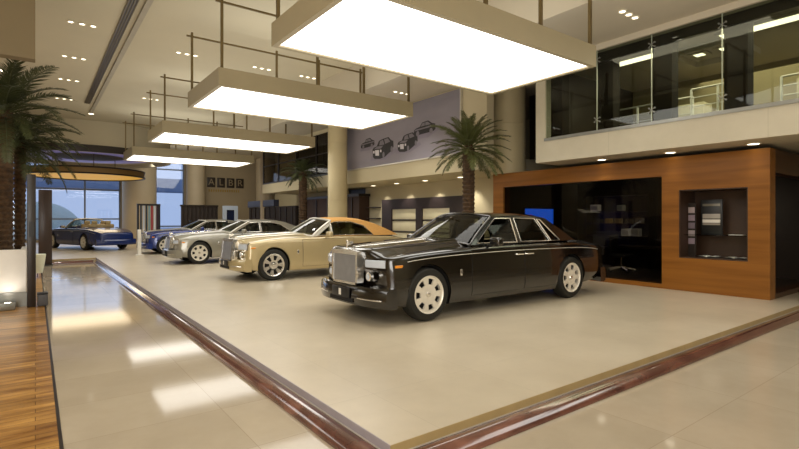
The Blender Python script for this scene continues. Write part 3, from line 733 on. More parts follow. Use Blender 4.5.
b = MB(); b.lathe([(0, 0), (.05, 0)], (-.42, 11.83, LOW+.133), n=16); b.build('lamp', emat('uplight', '#fff0d8', 8), t)
b = MB(); b.rbox(-.13, .01, 11.85, 11.99, LOW+.002, 2.42, .01); o = b.build('display_post', M_dark); tag(o, 'tall dark brown post standing on the wood floor by the planter', 'post')
b = MB(); b.box(-.1, -.02, 11.84, 11.85, 1.2, 1.5); b.build('sign_plate', M_black, o, 0)
t = thing('display_screen', 'dark upright screen panel standing beyond the tall post', 'screen', (.3, 22.3, LOW))
b = MB(); b.rbox(.09, .5, 22.2, 22.3, LOW+.05, 2.63, .01); b.build('panel', pmat('screen_brown', '#33241d', .3, noise=(3, .1)), t)
b = MB(); b.rbox(.06, .53, 22.1, 22.4, LOW+.004, LOW+.05, .01); b.build('base', M_black, t)
px_, py_ = .05, 18.0
t = thing('pot', 'small white tapered pot on the floor before the dark screen', 'pot', (px_, py_, LOW))
b = MB(); b.lathe([(0, 0.02), (.13, .0), (.18, .3), (.21, .55), (.19, .56), (.16, .5), (0, .48)], (px_, py_, LOW+.12), n=24); b.build('bowl', pmat('pale_pot', '#dfe3cf', .4, noise=(4, .03)), t)
b = MB()
for a in (0.5, 2.6, 4.7): b.tube([(px_+.1*math.cos(a), py_+.1*math.sin(a), LOW+.14), (px_+.14*math.cos(a), py_+.14*math.sin(a), LOW+.005)], .012, 6)
b.build('stand', M_dark, t)
b = MB(); b.rbox(.03, .2, 11.85, 12.1, LOW+.006, LOW+.24, .03); o = b.build('storage_box', pmat('charcoal_box', '#4b4a4c', .6, noise=(5, .08))); tag(o, 'low charcoal grey box on the wood floor right of the tall post', 'box')  # solid block stands in for the dark panel's reflection in the floor
b = MB(); b.rbox(.025, .205, 11.845, 12.105, LOW+.24, LOW+.265, .01); b.build('lid', M_black, o)

# ------------------------------------------------------------------ cars
def tab(table):
    xs = [a for a, _ in table]; ysv = [b for _, b in table]; n = len(xs)
    d = [(ysv[i+1]-ysv[i])/(xs[i+1]-xs[i]) for i in range(n-1)]
    mm = [d[0]]+[0 if d[i-1]*d[i] <= 0 else 2*d[i-1]*d[i]/(d[i-1]+d[i]) for i in range(1, n-1)]+[d[-1]]
    def f(x):
        if x <= xs[0]: return ysv[0]
        if x >= xs[-1]: return ysv[-1]
        for i in range(n-1):
            if x <= xs[i+1]: break
        h = xs[i+1]-xs[i]; t = (x-xs[i])/h
        return ((1+2*t)*(1-t)**2*ysv[i]+t*(1-t)**2*h*mm[i]+t*t*(3-2*t)*ysv[i+1]+t*t*(t-1)*h*mm[i+1])
    return f
def sst(t): t = max(0, min(1, t)); return t*t*(3-2*t)
M_int = pmat('tan_leather', '#b39b6c', .5, noise=(6, .06)); M_intd = pmat('dark_leather', '#2a211b', .5, noise=(6, .08))
M_under = pmat('underbody', '#0c0b0a', .8, noise=(6, .1))
M_lens = pmat('lamp_lens', '#c3ccd8', .08, 0, spec=.9, coat=1, noise=(9, .05), emit='#cdd6e6', estr=.04)
M_amber = pmat('amber_lens', '#d9861f', .2, 0, coat=1, noise=(9, .05), emit='#d9861f', estr=.15)
M_red = pmat('red_lens', '#7c1010', .2, 0, coat=1, noise=(9, .05))
M_plate = pmat('number_plate', '#1b1b1d', .4, noise=(9, .05))
M_slat = pmat('grille_slat', '#c4c4c6', .3, .6, noise=(9, .05))

def make_car(label, S, paint, hoodm, roofm, intm, glassm, loc, rotz=0.0, silver_ws=False):
    L = S['L']; W_, zt_, zs_, zb_ = tab(S['W']), tab(S['zt']), tab(S['zs']), tab(S['zb'])
    ax = S['ax']; R = S['R']; Ra = R+.045; lean = S.get('lean', 0); xo = -L/2
    t0, t1 = S['tub']; ztub = .62; RC = .075
    root = thing('car', label, 'car', (0, 0, 0), 'cars on display')
    def inset(x):
        q = min(x, L-x)
        if q >= RC: return 0
        return RC*(1-math.sqrt(max(0, 1-(1-q/RC)**2)))
    def W(x): return W_(x)-inset(x)
    def zs(x): return zs_(x)-inset(x)*.8
    def zt(x): return zt_(x)-inset(x)*.8
    def zb(x): return zb_(x)+inset(x)*.7
    def arch(x):
        for a in ax:
            if abs(x-a) < Ra: return R+math.sqrt(Ra*Ra-(x-a)**2)
        return 0
    def ys(x, z):
        b0 = zb_(x); s = zs(x); t = (z-b0)/max(.05, s-b0); w = W(x)
        if t < .28: w -= .07*(1-max(t, 0)/.28)**2
        if t > .45: w -= .035*((t-.45)/.55)**2
        return w
    def bend(p):
        x, y, z = p
        pc = S.get('pc', .20)
        if x < .7: x += pc*min(1, abs(y)/.95)**3.5*(1-x/.7)
        if x > L-.7: x -= pc*.6*min(1, abs(y)/.95)**3.5*(1-(L-x)/.7)
        if lean and x < 1.2: x += lean*(z-.35)*(1-x/1.2)**1
        rl = S.get('rlean', 0)
        if rl and x > L-1.0: x -= rl*(z-.35)*((x-(L-1.0))/1.0)
        return (x+xo, y, z)
    fr = [1, .95, .9, .84, .76, .68, .6, .52, .44, .3, .15, 0]
    def ztop(x, f):
        s, c = zs(x), zt(x)
        h = S.get('plat', .45)
        return s+(c-s)*(.86*sst((1-f)/h)+.14*(1-f*f))
    def sec(x, tub, up):
        lo = max(zb(x), up); hi = zs(x)-.06
        if lo > hi-.03: lo = hi-.03
        pts = [(0, lo+.0), ((W(x)-.28), lo), (ys(x, lo)-.02, lo)]
        for k in range(10):
            z = lo+.012+(hi-lo-.012)*k/9; pts.append((ys(x, z), z))
        y0, y1 = ys(x, hi), W(x)-S.get('shw', .11)
        for k in range(1, 5):
            a = PI/2*k/5; pts.append((y1+(y0-y1)*math.cos(a), hi+.06*math.sin(a)))
        for f in fr:
            if tub: z = zs(x) if f > .87 else ztub
            else: z = ztop(x, f)
            yy = y1*f
            if tub and f == .84: yy = y1*.895
            pts.append((yy, z))
        return pts
    xs = set([0, .006, .018, .035, .055, .075, .1, L, L-.006, L-.018, L-.035, L-.055, L-.075, L-.1])
    n = 46
    for i in range(n+1): xs.add(round(L*i/n, 4))
    for a in ax: xs = {x for x in xs if abs(abs(x-a)-Ra) > .02 and abs(x-a) > Ra-.001 or x in (0, L)}
    st = [(x, 0, 0) for x in xs]
    for a in ax:
        st.append((a-Ra-.004, 0, 0)); st.append((a+Ra+.004, 0, 0))
        for k in range(19):
            th = PI*k/18; st.append((a-(Ra-.0005)*math.cos(th), 1, 0))
    st = [(x, u, 1 if t0 < x < t1 else 0) for x, u, _ in st]
    st += [(t0, 1 if arch(t0) else 0, 0), (t0+.03, 1 if arch(t0+.03) else 0, 1), (t1-.03, 1 if arch(t1-.03) else 0, 1), (t1, 1 if arch(t1) else 0, 0)]
    st.sort(key=lambda q: (q[0], q[2]))
    out = []
    for q in st:
        if out and abs(out[-1][0]-q[0]) < .0012: continue
        out.append(q)
    st = out
    # body
    mb = MB(); half = [sec(x, tb, arch(x) if u else 0) for x, u, tb in st]
    K = len(half[0]); ring = 2*K-2; vs = []
    for (x, u, tb), h in zip(st, half):
        vs += [bend((x, y, z)) for y, z in h] + [bend((x, -y, z)) for y, z in h[-2:0:-1]]
    o_ = len(mb.v); mb.v += vs
    for i in range(len(st)-1):
        for k in range(ring):
            kk = k if k < K-1 else ring-1-k
            m = 0
            if kk < 2: m = 1
            if kk >= 17 and st[i][2] and st[i+1][2]: m = 2 if kk >= 18 else 0
            mb.f.append((i*ring+k, i*ring+(k+1) % ring, (i+1)*ring+(k+1) % ring, (i+1)*ring+k)); mb.m.append(m)
    mb.f.append(tuple(range(ring))[::-1]); mb.m.append(0)
    mb.f.append(tuple((len(st)-1)*ring+k for k in range(ring))); mb.m.append(0)
    mb.build('body', [paint, M_under, intm], root, 32)
    # bonnet and boot lid: panels just proud of the body
    def top_panel(name, xa, xb, fmax, m, crease=False):
        p = MB()
        def fn(u, v):
            x = xa+(xb-xa)*u; f = (v*2-1)*fmax*(1 - (.0 if not crease else .18*(1-u)))
            q = bend((x, (W(x)-S.get('shw', .11))*f, ztop(x, abs(f))+.006)); return q
        p.grid(fn, 20, 24)
        e = [fn(0, k/24) for k in range(25)]+[fn(k/20, 1) for k in range(1, 21)]+[fn(1, 1-k/24) for k in range(1, 25)]+[fn(1-k/20, 0) for k in range(1, 20)]
        p.tube([(a, b, c-.007) for a, b, c in e], .006, 5, m=1, closed=True)
        return p.build(name, [m, M_under], root, 50)
    bn = top_panel('bonnet', .09, t0-.06, S.get('bonw', .8), hoodm, True)
    p = MB(); p.tube([(*bend((.1+(t0-.2)*k/12, 0, ztop(.1+(t0-.2)*k/12, 0)+.012)),) for k in range(13)], .011, 6); p.build('centre_strip', M_chrome, bn)
    top_panel('boot_lid', t1+S.get('rwlen', .45)-.0, L-.12, .86, paint)
    # doors
    for s in (-1, 1):
        for (nm, xa, xb) in S['doors']:
            p = MB()
            def fn(u, v, xa=xa, xb=xb):
                x = xa+(xb-xa)*u; zl = max(zb_(x)+.1, arch(x)+.05 if arch(x) else 0); zh = zs(x)-.045
                z = zl+(zh-zl)*v; X, Y, Z = bend((x, s*(ys(x, z)+.005), z)); return (X, Y, Z)
            p.grid(fn, 16, 12)
            e = [fn(0, k/12) for k in range(13)]+[fn(k/16, 1) for k in range(1, 17)]+[fn(1, 1-k/12) for k in range(1, 13)]+[fn(1-k/16, 0) for k in range(1, 16)]
            p.tube([(a, b-s*.006, c) for a, b, c in e], .007, 5, m=1, closed=True)
            d = p.build(nm, [paint, M_under], root, 50)
            hx = xb-.12 if nm == 'front_door' else xa+.12
            zz = zs(hx)-.17; yy = s*(ys(hx, zz)+.03)
            p = MB(); p.tube([bend((hx-.1, yy-s*.03, zz)), bend((hx-.09, yy, zz)), bend((hx+.09, yy, zz)), bend((hx+.1, yy-s*.03, zz))], .012, 6); p.build('door_handle', M_chrome, d)
        # coach line and sill
        p = MB(); pts = [bend((x, s*(ys(x, zs(x)-.10)+.006), zs(x)-.10)) for x in [.35+(L-.7)*k/40 for k in range(41)]]
        p.tube(pts, .006, 5); p.build('coach_line', S.get('linem', M_brush), root)
        bx, bz = ax[0]+Ra+.22, .70
        p = MB(); yb = s*(ys(bx, bz)+.002); p.rbox(bx+xo-.022, bx+xo+.022, min(yb, yb+s*.006), max(yb, yb+s*.006), bz-.05, bz+.05, .006); bd = p.build('badge', M_chrome, root)
        rot = Matrix(((1, 0, 0), (0, 0, -1), (0, 1, 0))) if s < 0 else Matrix(((-1, 0, 0), (0, 0, 1), (0, 1, 0)))
        text_mesh('emblem', 'R', .05, M_plate, bd, (bx+xo, yb+s*.007, bz+.012), rot, .001); 
        text_mesh('emblem', 'R', .05, M_plate, bd, (bx+xo+.006, yb+s*.007, bz-.018), rot, .001)
        ix, iz = .16, zs(.3)-.16
        p = MB(); y_ = s*(ys(ix, iz)); X, Y, Z = bend((ix, y_, iz)); p.rbox(X-.08, X+.08, min(Y-s*.01, Y+s*.008), max(Y-s*.01, Y+s*.008), Z-.02, Z+.02, .006); p.build('indicator', M_amber, root)
        # mirror
        mx, mz = S['mir']; my = W(mx)-.12
        p = MB(); p.rbox(mx+xo-.06, mx+xo+.07, min(s*(my+.13), s*(my+.35)), max(s*(my+.13), s*(my+.35)), mz, mz+.15, .04, seg=3)
        p.tube([(mx+xo, s*(my-.02), mz-.02), (mx+xo, s*(my+.2), mz+.03)], .025, 8); mr = p.build('mirror', S.get('mirm', paint), root)
        p = MB(); p.box(mx+xo+.071, mx+xo+.075, min(s*(my+.15), s*(my+.33)), max(s*(my+.15), s*(my+.33)), mz+.02, mz+.13); p.build('mirror_glass', M_chrome, mr, 0)
    # front end
    g = S['grille']; gw, gz0, gz1, gx = g['w'], g['z0'], g['z1'], g.get('x', -.1)
    def lx(z): return lean*(z-.35)
    fr_ = MB()
    def gb(y0, y1, z0, z1, xa, xb, m=0):
        P = [(xa+lx(z)+xo, y, z) for y, z in ((y0, z0), (y1, z0), (y1, z1), (y0, z1))]; fr_.prism(P, (xb-xa, 0, 0), m)
    gb(-gw, -gw+.045, gz0, gz1, gx, .06); gb(gw-.045, gw, gz0, gz1, gx, .06); gb(-gw, gw, gz0, gz0+.035, gx, .06)
    P = [(gx+lx(gz1)+xo-.004, y, z) for y, z in ((-gw-.01, gz1-.055), (gw+.01, gz1-.055), (gw+.01, gz1), (0, gz1+.025), (-gw-.01, gz1))]; fr_.prism(P, (.2, 0, 0))
    gr = fr_.build('grille', M_chrome, root, 0)
    bk = MB(); bk.prism([(gx+.05+lx(z)+xo, y, z) for y, z in ((-gw+.04, gz0+.03), (gw-.04, gz0+.03), (gw-.04, gz1-.05), (-gw+.04, gz1-.05))], (.01, 0, 0)); bk.build('grille_back', M_under, gr, 0)
    for k in range(20):
        y = -gw+.06+(2*gw-.12)*k/19
        sl = MB(); sl.prism([(gx+.012+lx(gz0)+xo, y-.007, gz0+.03), (gx+.012+lx(gz0)+xo, y+.007, gz0+.03), (gx+.012+lx(gz1)+xo, y+.007, gz1-.05), (gx+.012+lx(gz1)+xo, y-.007, gz1-.05)], (.03, 0, 0)); sl.build('grille_slat', M_slat, gr, 0)
    ox, oz = gx+.06+lx(gz1)+xo, gz1+.02
    p = MB(); p.lathe([(.03, 0), (.028, .012), (.012, .02), (.014, .06), (.02, .09), (.008, .11), (.014, .125), (0, .14)], (ox, 0, oz), n=12)
    for s in (-1, 1): p.add([(ox, s*.008, oz+.1), (ox+.07, s*.045, oz+.13), (ox+.09, s*.03, oz+.08), (ox, s*.008, oz+.05)], [(0, 1, 2, 3)])
    p.build('bonnet_ornament', M_chrome, root)
    hl = S['head']
    for s in (-1, 1):
        y0, y1, z0, z1 = hl['y0'], hl['y1'], hl['z0'], hl['z1']
        def sp(mbx, y0, y1, z0, z1, xa, xb, b=.02, wrap=.0):
            bm = MB(); ya, yb_ = min(s*y0, s*y1), max(s*y0, s*y1); nn_ = 8
            pr = [(xb, z0), (xa+b, z0), (xa, z0+b), (xa, z1-b), (xa+b, z1), (xb, z1)]; q_ = len(pr)
            bm.v = [(a_, ya+(yb_-ya)*i_/nn_, c_) for i_ in range(nn_+1) for a_, c_ in pr]
            bm.f = [(i_*q_+k_, i_*q_+(k_+1) % q_, (i_+1)*q_+(k_+1) % q_, (i_+1)*q_+k_) for i_ in range(nn_) for k_ in range(q_)]+[tuple(range(q_)), tuple(nn_*q_+k_ for k_ in range(q_))[::-1]]
            bm.m = [0]*len(bm.f)
            bm.v = [(x+lx(z)+xo+S.get('pc', .20)*min(1, abs(y)/.95)**3.5, y, z) for x, y, z in bm.v]
            mbx.add(bm.v, bm.f)
        p = MB(); sp(p, y0-.02, y1+.02, z0-.02, z1+.02, -.012, .05, .02, .2); h_ = p.build('headlight', S.get('headm', M_chrome), root)
        p = MB(); sp(p, y0, y1, z0, z1, -.022, .03, .02, .2); p.build('lens', M_lens, h_)
        if hl.get('round'):
            ry, rz, rr = hl['round']
            p = MB(); p.lathe([(0, -.03), (rr, -.03), (rr+.015, -.02), (rr+.015, .03)], (lx(rz)+xo+S.get('pc', .2)*(ry/.95)**3.5+.018, s*ry, rz), 'x', 24); f_ = p.build('fog_light', M_chrome, root)
            p = MB(); p.lathe([(0, -.04), (rr*.6, -.038), (rr*.9, -.031)], (lx(rz)+xo+S.get('pc', .2)*(ry/.95)**3.5+.018, s*ry, rz), 'x', 24); p.build('lens', M_lens, f_)
    # bumper
    bz0, bz1 = S['bump']
    def bump(xe, sgn):
        p = MB(); N = 24; prof = [(0, 0), (-.06, .02), (-.075, .08), (-.075, (bz1-bz0)*.5), (-.06, (bz1-bz0)-.04), (-.02, (bz1-bz0)), (.12, (bz1-bz0)), (.12, 0)]
        n_ = len(prof); ww = W_(.25)+.005
        for i in range(N+1):
            u = i/N*2-1; y = ww*(1-.0)*u; cx_ = .16*abs(u)**3.2
            for a, c in prof: p.v.append(((xe+sgn*(a+cx_+lx(.4)*(sgn > 0)))+xo, y, bz0+c))
        for i in range(N):
            for k in range(n_): p.f.append((i*n_+k, i*n_+(k+1) % n_, (i+1)*n_+(k+1) % n_, (i+1)*n_+k)); p.m.append(0)
        p.f += [tuple(range(n_)), tuple(N*n_+k for k in range(n_))[::-1]]; p.m += [0, 0]
        return p
    bp = bump(-.03, 1).build('front_bumper', paint, root, 40)
    zc = bz0+.6*(bz1-bz0)
    p = MB(); p.box(-.118+xo, -.1+xo, -.34, .34, bz0+.05, bz0+.11); p.build('air_intake', M_under, bp, 0)
    for s in (-1, 1):
        p = MB(); p.tube([(-.10+.16*u**3.2+xo-.004, s*W_(.25)*u, bz0+.13) for u in (.45, .55, .65, .75, .85, .93)], .011, 6); p.build('chrome_strip', M_chrome, bp)
    p = MB(); p.rbox(-.13+xo, -.105+xo, -.26, .26, zc-.07, zc+.08, .008); pl = p.build('number_plate', M_plate, root)
    p = MB(); p.box(-.134+xo, -.13+xo, -.03, .035, zc-.045, zc+.055); p.build('plate_mark', M_white, pl, 0)
    bump(L-.07, -1).build('rear_bumper', paint, root, 40)
    tz0, tz1 = S['tail']
    for s in (-1, 1):
        yt0, yt1 = W_(L-.05)-.20, W_(L-.05)-.06
        p = MB(); p.rbox(L-.06+xo-S.get('rlean', 0)*.4-.1, L+.012+xo-S.get('rlean', 0)*.35-.1, min(s*yt0, s*yt1), max(s*yt0, s*yt1), tz0, tz1, .02, seg=3); tl = p.build('tail_light', M_red, root)
        p = MB(); p.box(L+.0+xo-S.get('rlean', 0)*.35-.1, L+.016+xo-S.get('rlean', 0)*.35-.1, min(s*(yt0+.03), s*(yt1-.03)), max(s*(yt0+.03), s*(yt1-.03)), tz0+.03, tz0+.09); p.build('lens', M_amber, tl, 0)
    # wheels
    ns = S.get('spokes', 7)
    for a in ax:
        for s in (-1, 1):
            yo = s*(S['track']); c = (a+xo, yo, R)
            p = MB(); h = .125
            p.lathe([(R*.66, -h+.02), (R*.72, -h), (R*.93, -h+.004), (R*.985, -h+.035), (R, -h+.06), (R, h-.06), (R*.985, h-.035), (R*.93, h-.004), (R*.72, h), (R*.66, h-.02), (R*.66, -h+.02)], c, 'y', 48)
            wh = p.build('wheel', M_rubber, root, 30)
            p = MB(); e = s*.118
            p.lathe([(R*.73, e*1.02), (R*.70, e*1.05), (R*.66, e*.9), (R*.64, e*.3), (R*.64, -e*.6), (R*.70, -e*.6)], c, 'y', 48)
            # pierced disc
            rr = [0, .11, .2, .3, .38, .60, .67]; dish = [.86, .86, .80, .84, .86, .88, .9]
            sub = 8; NA = ns*sub; v0 = len(p.v)
            for thk in (0, -.025):
                for r_, dd in zip(rr, dish):
                    for k in range(NA):
                        an = 2*PI*k/NA
                        p.v.append((c[0]+R*r_*math.cos(an), c[1]+e*dd+s*thk, c[2]+R*r_*math.sin(an)))
            def vid(l, i, k): return v0+l*len(rr)*NA+i*NA+(k % NA)
            hw = S.get('hole', (2, 6))
            for i in range(len(rr)-1):
                for k in range(NA):
                    hole = i == 4 and hw[0] <= k % sub < hw[1] or (i == 3 and S.get('deep') and hw[0] <= k % sub < hw[1])
                    if hole: continue
                    for l in (0, 1): p.f.append((vid(l, i, k), vid(l, i, k+1), vid(l, i+1, k+1), vid(l, i+1, k))); p.m.append(0)
                    for (kk, ok) in ((k, (k-1) % sub), (k+1, (k+1) % sub)):
                        hole2 = (i == 4 or (i == 3 and S.get('deep'))) and hw[0] <= ok < hw[1]
                        if hole2: p.f.append((vid(0, i, kk), vid(0, i+1, kk), vid(1, i+1, kk), vid(1, i, kk))); p.m.append(0)
            p.build('rim', S.get('rimm', M_alloy), wh, 30)
            p = MB(); p.lathe([(0, e*.35), (R*.63, e*.35)], c, 'y', 32); p.build('brake_disc', M_under, wh)
            p = MB(); p.lathe([(0, e*1.0), (R*.09, e*.98), (R*.115, e*.85)], c, 'y', 24); hb = p.build('hub_cap', M_chrome, wh)
    # interior
    def seat(x, y, w, zc_=.66):
        p = MB(); p.rbox(x-.28, x+.24, y-w/2, y+w/2, zc_-.06, zc_+.12, .05, seg=3)
        b_ = MB(); b_.rbox(-.09, .09, y-w/2+.02, y+w/2-.02, 0, .56, .06, seg=3)
        sn, cs = math.sin(.22), math.cos(.22)
        p.add([(x+.2+cx_*cs+cz_*sn, cy_, zc_+.08+cz_*cs-cx_*sn) for cx_, cy_, cz_ in b_.v], b_.f)
        for yy in ([y] if w < .7 else [y-.33, y+.33]):
            q = MB(); q.rbox(x+.27, x+.38, yy-.13, yy+.13, zc_+.62, zc_+.80, .04, seg=3); p.add(q.v, q.f)
        p.v = [(X+xo, Y, Z) for X, Y, Z in p.v]; return p.build('seat', intm, root, 40)
    sx = S['seats']
    seat(sx[0], -.4, .56); seat(sx[0], .4, .56); seat(sx[1], 0, 1.3)
    p = MB(); p.rbox(t0+.06+xo, t0+.42+xo, -.8, .8, .85, zs(t0)-.01, .05, seg=3); p.build('dashboard', S.get('dashm', M_intd), root)
    wx, wz = t0+.55, 1.03
    p = MB(); p.tube([(wx+xo+.06*math.sin(2*PI*k/28)*-1, -.4+.19*math.cos(2*PI*k/28), wz+.18*math.sin(2*PI*k/28)) for k in range(28)], .014, 6, closed=True)
    p.tube([(wx+xo-.2, -.4, wz-.08), (wx+xo, -.4, wz)], .03, 8); p.tube([(wx+xo, -.58, wz), (wx+xo, -.22, wz)], .015, 6); p.build('steering_wheel', M_black, root)
    # greenhouse
    G = S.get('cab'); A0, A1 = G['A0'], G['A1']; yb0, yt0 = G['yb'], G['yt']
    def sy(z): return yb0+(yt0-yb0)*(z-A0[1])/(A1[1]-A0[1])
    wb = G['wsb']
    def ws(u, v, off=0.0):
        q = 2*v-1; zt1 = A1[1]+G['crown']*.9*(1-q*q); z0_ = A0[1]+(zt(t0)-A0[1]+.0)*(1-q*q)*.9
        z = z0_+(zt1-z0_)*u; xb = A0[0]-wb*(1-q*q); xt = A1[0]-wb*.55*(1-q*q)
        x = xb+(xt-xb)*u-.03*math.sin(PI*u); y = q*(sy(A0[1]+(A1[1]-A0[1])*u)-.02)
        return (x+xo-off, y, z+off*.6)
    p = MB(); p.grid(lambda u, v: ws(.03+.94*u, .03+.94*v), 10, 20); p.build('windscreen', glassm, root, 60)
    p = MB(); e = [ws(0, k/20) for k in range(21)]+[ws(k/8, 1) for k in range(1, 9)]+[ws(1, 1-k/20) for k in range(1, 21)]+[ws(1-k/8, 0) for k in range(1, 8)]
    p.tube(e, S.get('wsr', .022), 7, closed=True); p.build('windscreen_frame', S.get('wsm', paint), root, 60)
    p = MB(); p.box(A0[0]+.18+xo-.06, A0[0]+.18+xo-.045, -.12, .12, zt(t0)+.3, zt(t0)+.36); p.build('rear_view_mirror', M_black, root, 0)
    if G.get('open'):
        # folded roof cover and door-top glass absent
        p = MB(); p.rbox(t1-.5+xo, t1+.05+xo, -.78, .78, .95, zs(t1)+.07, .06, seg=3); p.build('roof_cover', roofm, root, 40)
        for s in (-1, 1):
            p = MB(); tri = [(A0[0]+.1, A0[1]), (A1[0]+.06, A1[1]-.03), (A1[0]+.1, A0[1])]
            P = [(x+xo, s*(sy(z)-.01), z) for x, z in tri]; p.add(P, [(0, 1, 2)]); p.build('quarter_glass', glassm, root, 0)
    else:
        top = G['top']; ni = G['split']
        def row(i, v, off=0.0):
            x, z = top[i]; q = 2*v-1; yy = sy(min(z, A1[1]+.05)); fade = G['crown']*(1-abs(q)**2.6)
            bl = wb*.55*(1-q*q)*(1-sst(i/2.0)) if i < 2 else 0
            rb = G.get('rwb', .1)*(1-q*q)*(1-sst((len(top)-1-i)/max(1, len(top)-1-ni))) if i >= ni else 0
            return (x+xo-bl+rb+off, q*yy, z+fade*(1 if i < len(top)-1 else .3)+off)
        p = MB(); nn = 24; last = len(top)-1
        for i in range(last):
            p.add([row(i, k/nn) for k in range(nn+1)]+[row(i+1, k/nn) for k in range(nn+1)], [(k, k+1, nn+2+k, nn+1+k) for k in range(nn)])
        rf = p.build('roof', roofm, root, 40, merge=.0005)
        p = MB(); K0, K1 = 4, 20
        for i in range(ni, last):
            p.add([row(i, k/nn, .006) for k in range(K0, K1+1)]+[row(i+1, k/nn, .006) for k in range(K0, K1+1)], [(k, k+1, K1-K0+2+k, K1-K0+1+k) for k in range(K1-K0)])
        p.build('rear_window', pmat('dark_glass', '#15181a', .05, 0, coat=1, noise=(5, .05)), root, 60, merge=.0005)
        outer = [A0, A1]+top[1:]
        for s in (-1, 1):
            p = MB(); holes = G['holes']; polys = [outer]+holes
            flat = [q for pl_ in polys for q in pl_]
            tr = tessellate_polygon([[Vector((a, b, 0)) for a, b in pl_] for pl_ in polys])
            for inn in (0, .035):
                p.add([(a+xo, s*(sy(min(b, A1[1]+.05))-inn), b) for a, b in flat], [tuple(f) for f in tr])
            base = 0; nf = len(flat)
            for pl_ in polys:
                m_ = len(pl_)
                for k in range(m_):
                    p.f.append((base+k, base+(k+1) % m_, nf+base+(k+1) % m_, nf+base+k)); p.m.append(0)
                base += m_
            pf = p.build('side_frame', [roofm, S.get('wsm', roofm)], root, 0)
            if S.get('wsr', 0) > .03:
                for q in pf.data.polygons:
                    if all(pf.data.vertices[i].co.x-xo < A1[0]+.02 for i in q.vertices): q.material_index = 1
            for hpoly in holes:
                p = MB(); p.add([(a+xo, s*(sy(b)-.018), b) for a, b in hpoly], [tuple(range(len(hpoly)))]); p.build('side_window', glassm, root, 0)
                p = MB(); hr = .03 if (S.get('wsr', 0) > .03 and hpoly is holes[0]) else .013; p.tube([(a+xo, s*(sy(b)+.002), b) for a, b in hpoly], hr, 6, closed=True); p.build('chrome_surround', M_brush if hr > .02 else M_chrome, pf)
    root.location = loc; root.rotation_euler = (0, 0, rotz)
    return root

PH = dict(L=5.90, ax=(.84, 4.50), R=.405, track=.885, tub=(1.92, 4.52), doors=(('front_door', 1.76, 3.06), ('rear_door', 3.08, 4.26)), mir=(2.18, 1.1),
    W=[(0, .95), (.3, .985), (1, 1.0), (3, 1.01), (4.9, 1.0), (5.5, .97), (5.9, .9)],
    zt=[(0, 1.10), (.3, 1.125), (1.0, 1.165), (1.92, 1.215), (4.52, 1.17), (5.2, 1.13), (5.9, 1.03)],
    zs=[(0, .985), (.5, 1.03), (1.5, 1.08), (3, 1.10), (4.5, 1.09), (5.3, 1.05), (5.9, .97)],
    zb=[(0, .30), (.4, .24), (1.4, .21), (3.9, .21), (5.1, .27), (5.9, .36)],
    plat=.4, seats=(2.9, 3.95), grille=dict(w=.385, z0=.55, z1=1.06, x=-.06), head=dict(y0=.52, y1=.86, z0=.82, z1=.955, round=(.56, .69, .055)), bump=(.24, .54), tail=(.7, .95),
    cab=dict(A0=(1.83, 1.12), A1=(2.52, 1.59), yb=.895, yt=.71, wsb=.22, crown=.07, split=4,
        top=[(2.52, 1.59), (2.85, 1.605), (3.3, 1.61), (3.75, 1.60), (4.02, 1.565), (4.35, 1.38), (4.75, 1.13)],
        holes=[[(1.98, 1.145), (2.58, 1.555), (3.00, 1.565), (3.00, 1.14)], [(3.10, 1.14), (3.10, 1.565), (3.68, 1.555), (3.93, 1.14)], [(3.99, 1.14), (3.75, 1.55), (3.85, 1.54), (4.26, 1.14)]]))
DH = dict(L=5.80, ax=(.95, 4.40), R=.395, track=.88, lean=.10, rlean=.12, tub=(2.15, 4.25), doors=(('front_door', 1.75, 3.3),), mir=(2.45, 1.07),
    W=[(0, .90), (.35, .965), (1, .99), (3, 1.0), (4.6, .985), (5.3, .93), (5.8, .80)],
    zt=[(0, 1.05), (.3, 1.09), (1.0, 1.13), (2.15, 1.17), (4.25, 1.12), (5.0, 1.04), (5.8, .88)],
    zs=[(0, .95), (.5, 1.01), (1.5, 1.06), (3, 1.07), (4.5, 1.05), (5.2, .97), (5.8, .84)],
    zb=[(0, .32), (.4, .25), (1.4, .22), (4.0, .22), (5.0, .28), (5.8, .40)],
    plat=.45, seats=(3.15, 3.75), grille=dict(w=.42, z0=.50, z1=1.03, x=-.10), head=dict(y0=.56, y1=.84, z0=.78, z1=.93, round=(.66, .66, .06)), bump=(.25, .55), tail=(.62, .82),
    cab=dict(A0=(2.08, 1.08), A1=(2.72, 1.50), yb=.87, yt=.70, wsb=.25, crown=.07, split=5,
        top=[(2.72, 1.50), (3.0, 1.53), (3.4, 1.535), (3.8, 1.50), (4.2, 1.40), (4.55, 1.26), (4.92, 1.08)],
        holes=[[(2.24, 1.105), (2.64, 1.39), (2.64, 1.105)], [(2.70, 1.105), (2.70, 1.43), (2.80, 1.47), (3.35, 1.475), (3.75, 1.36), (4.02, 1.105)]]))
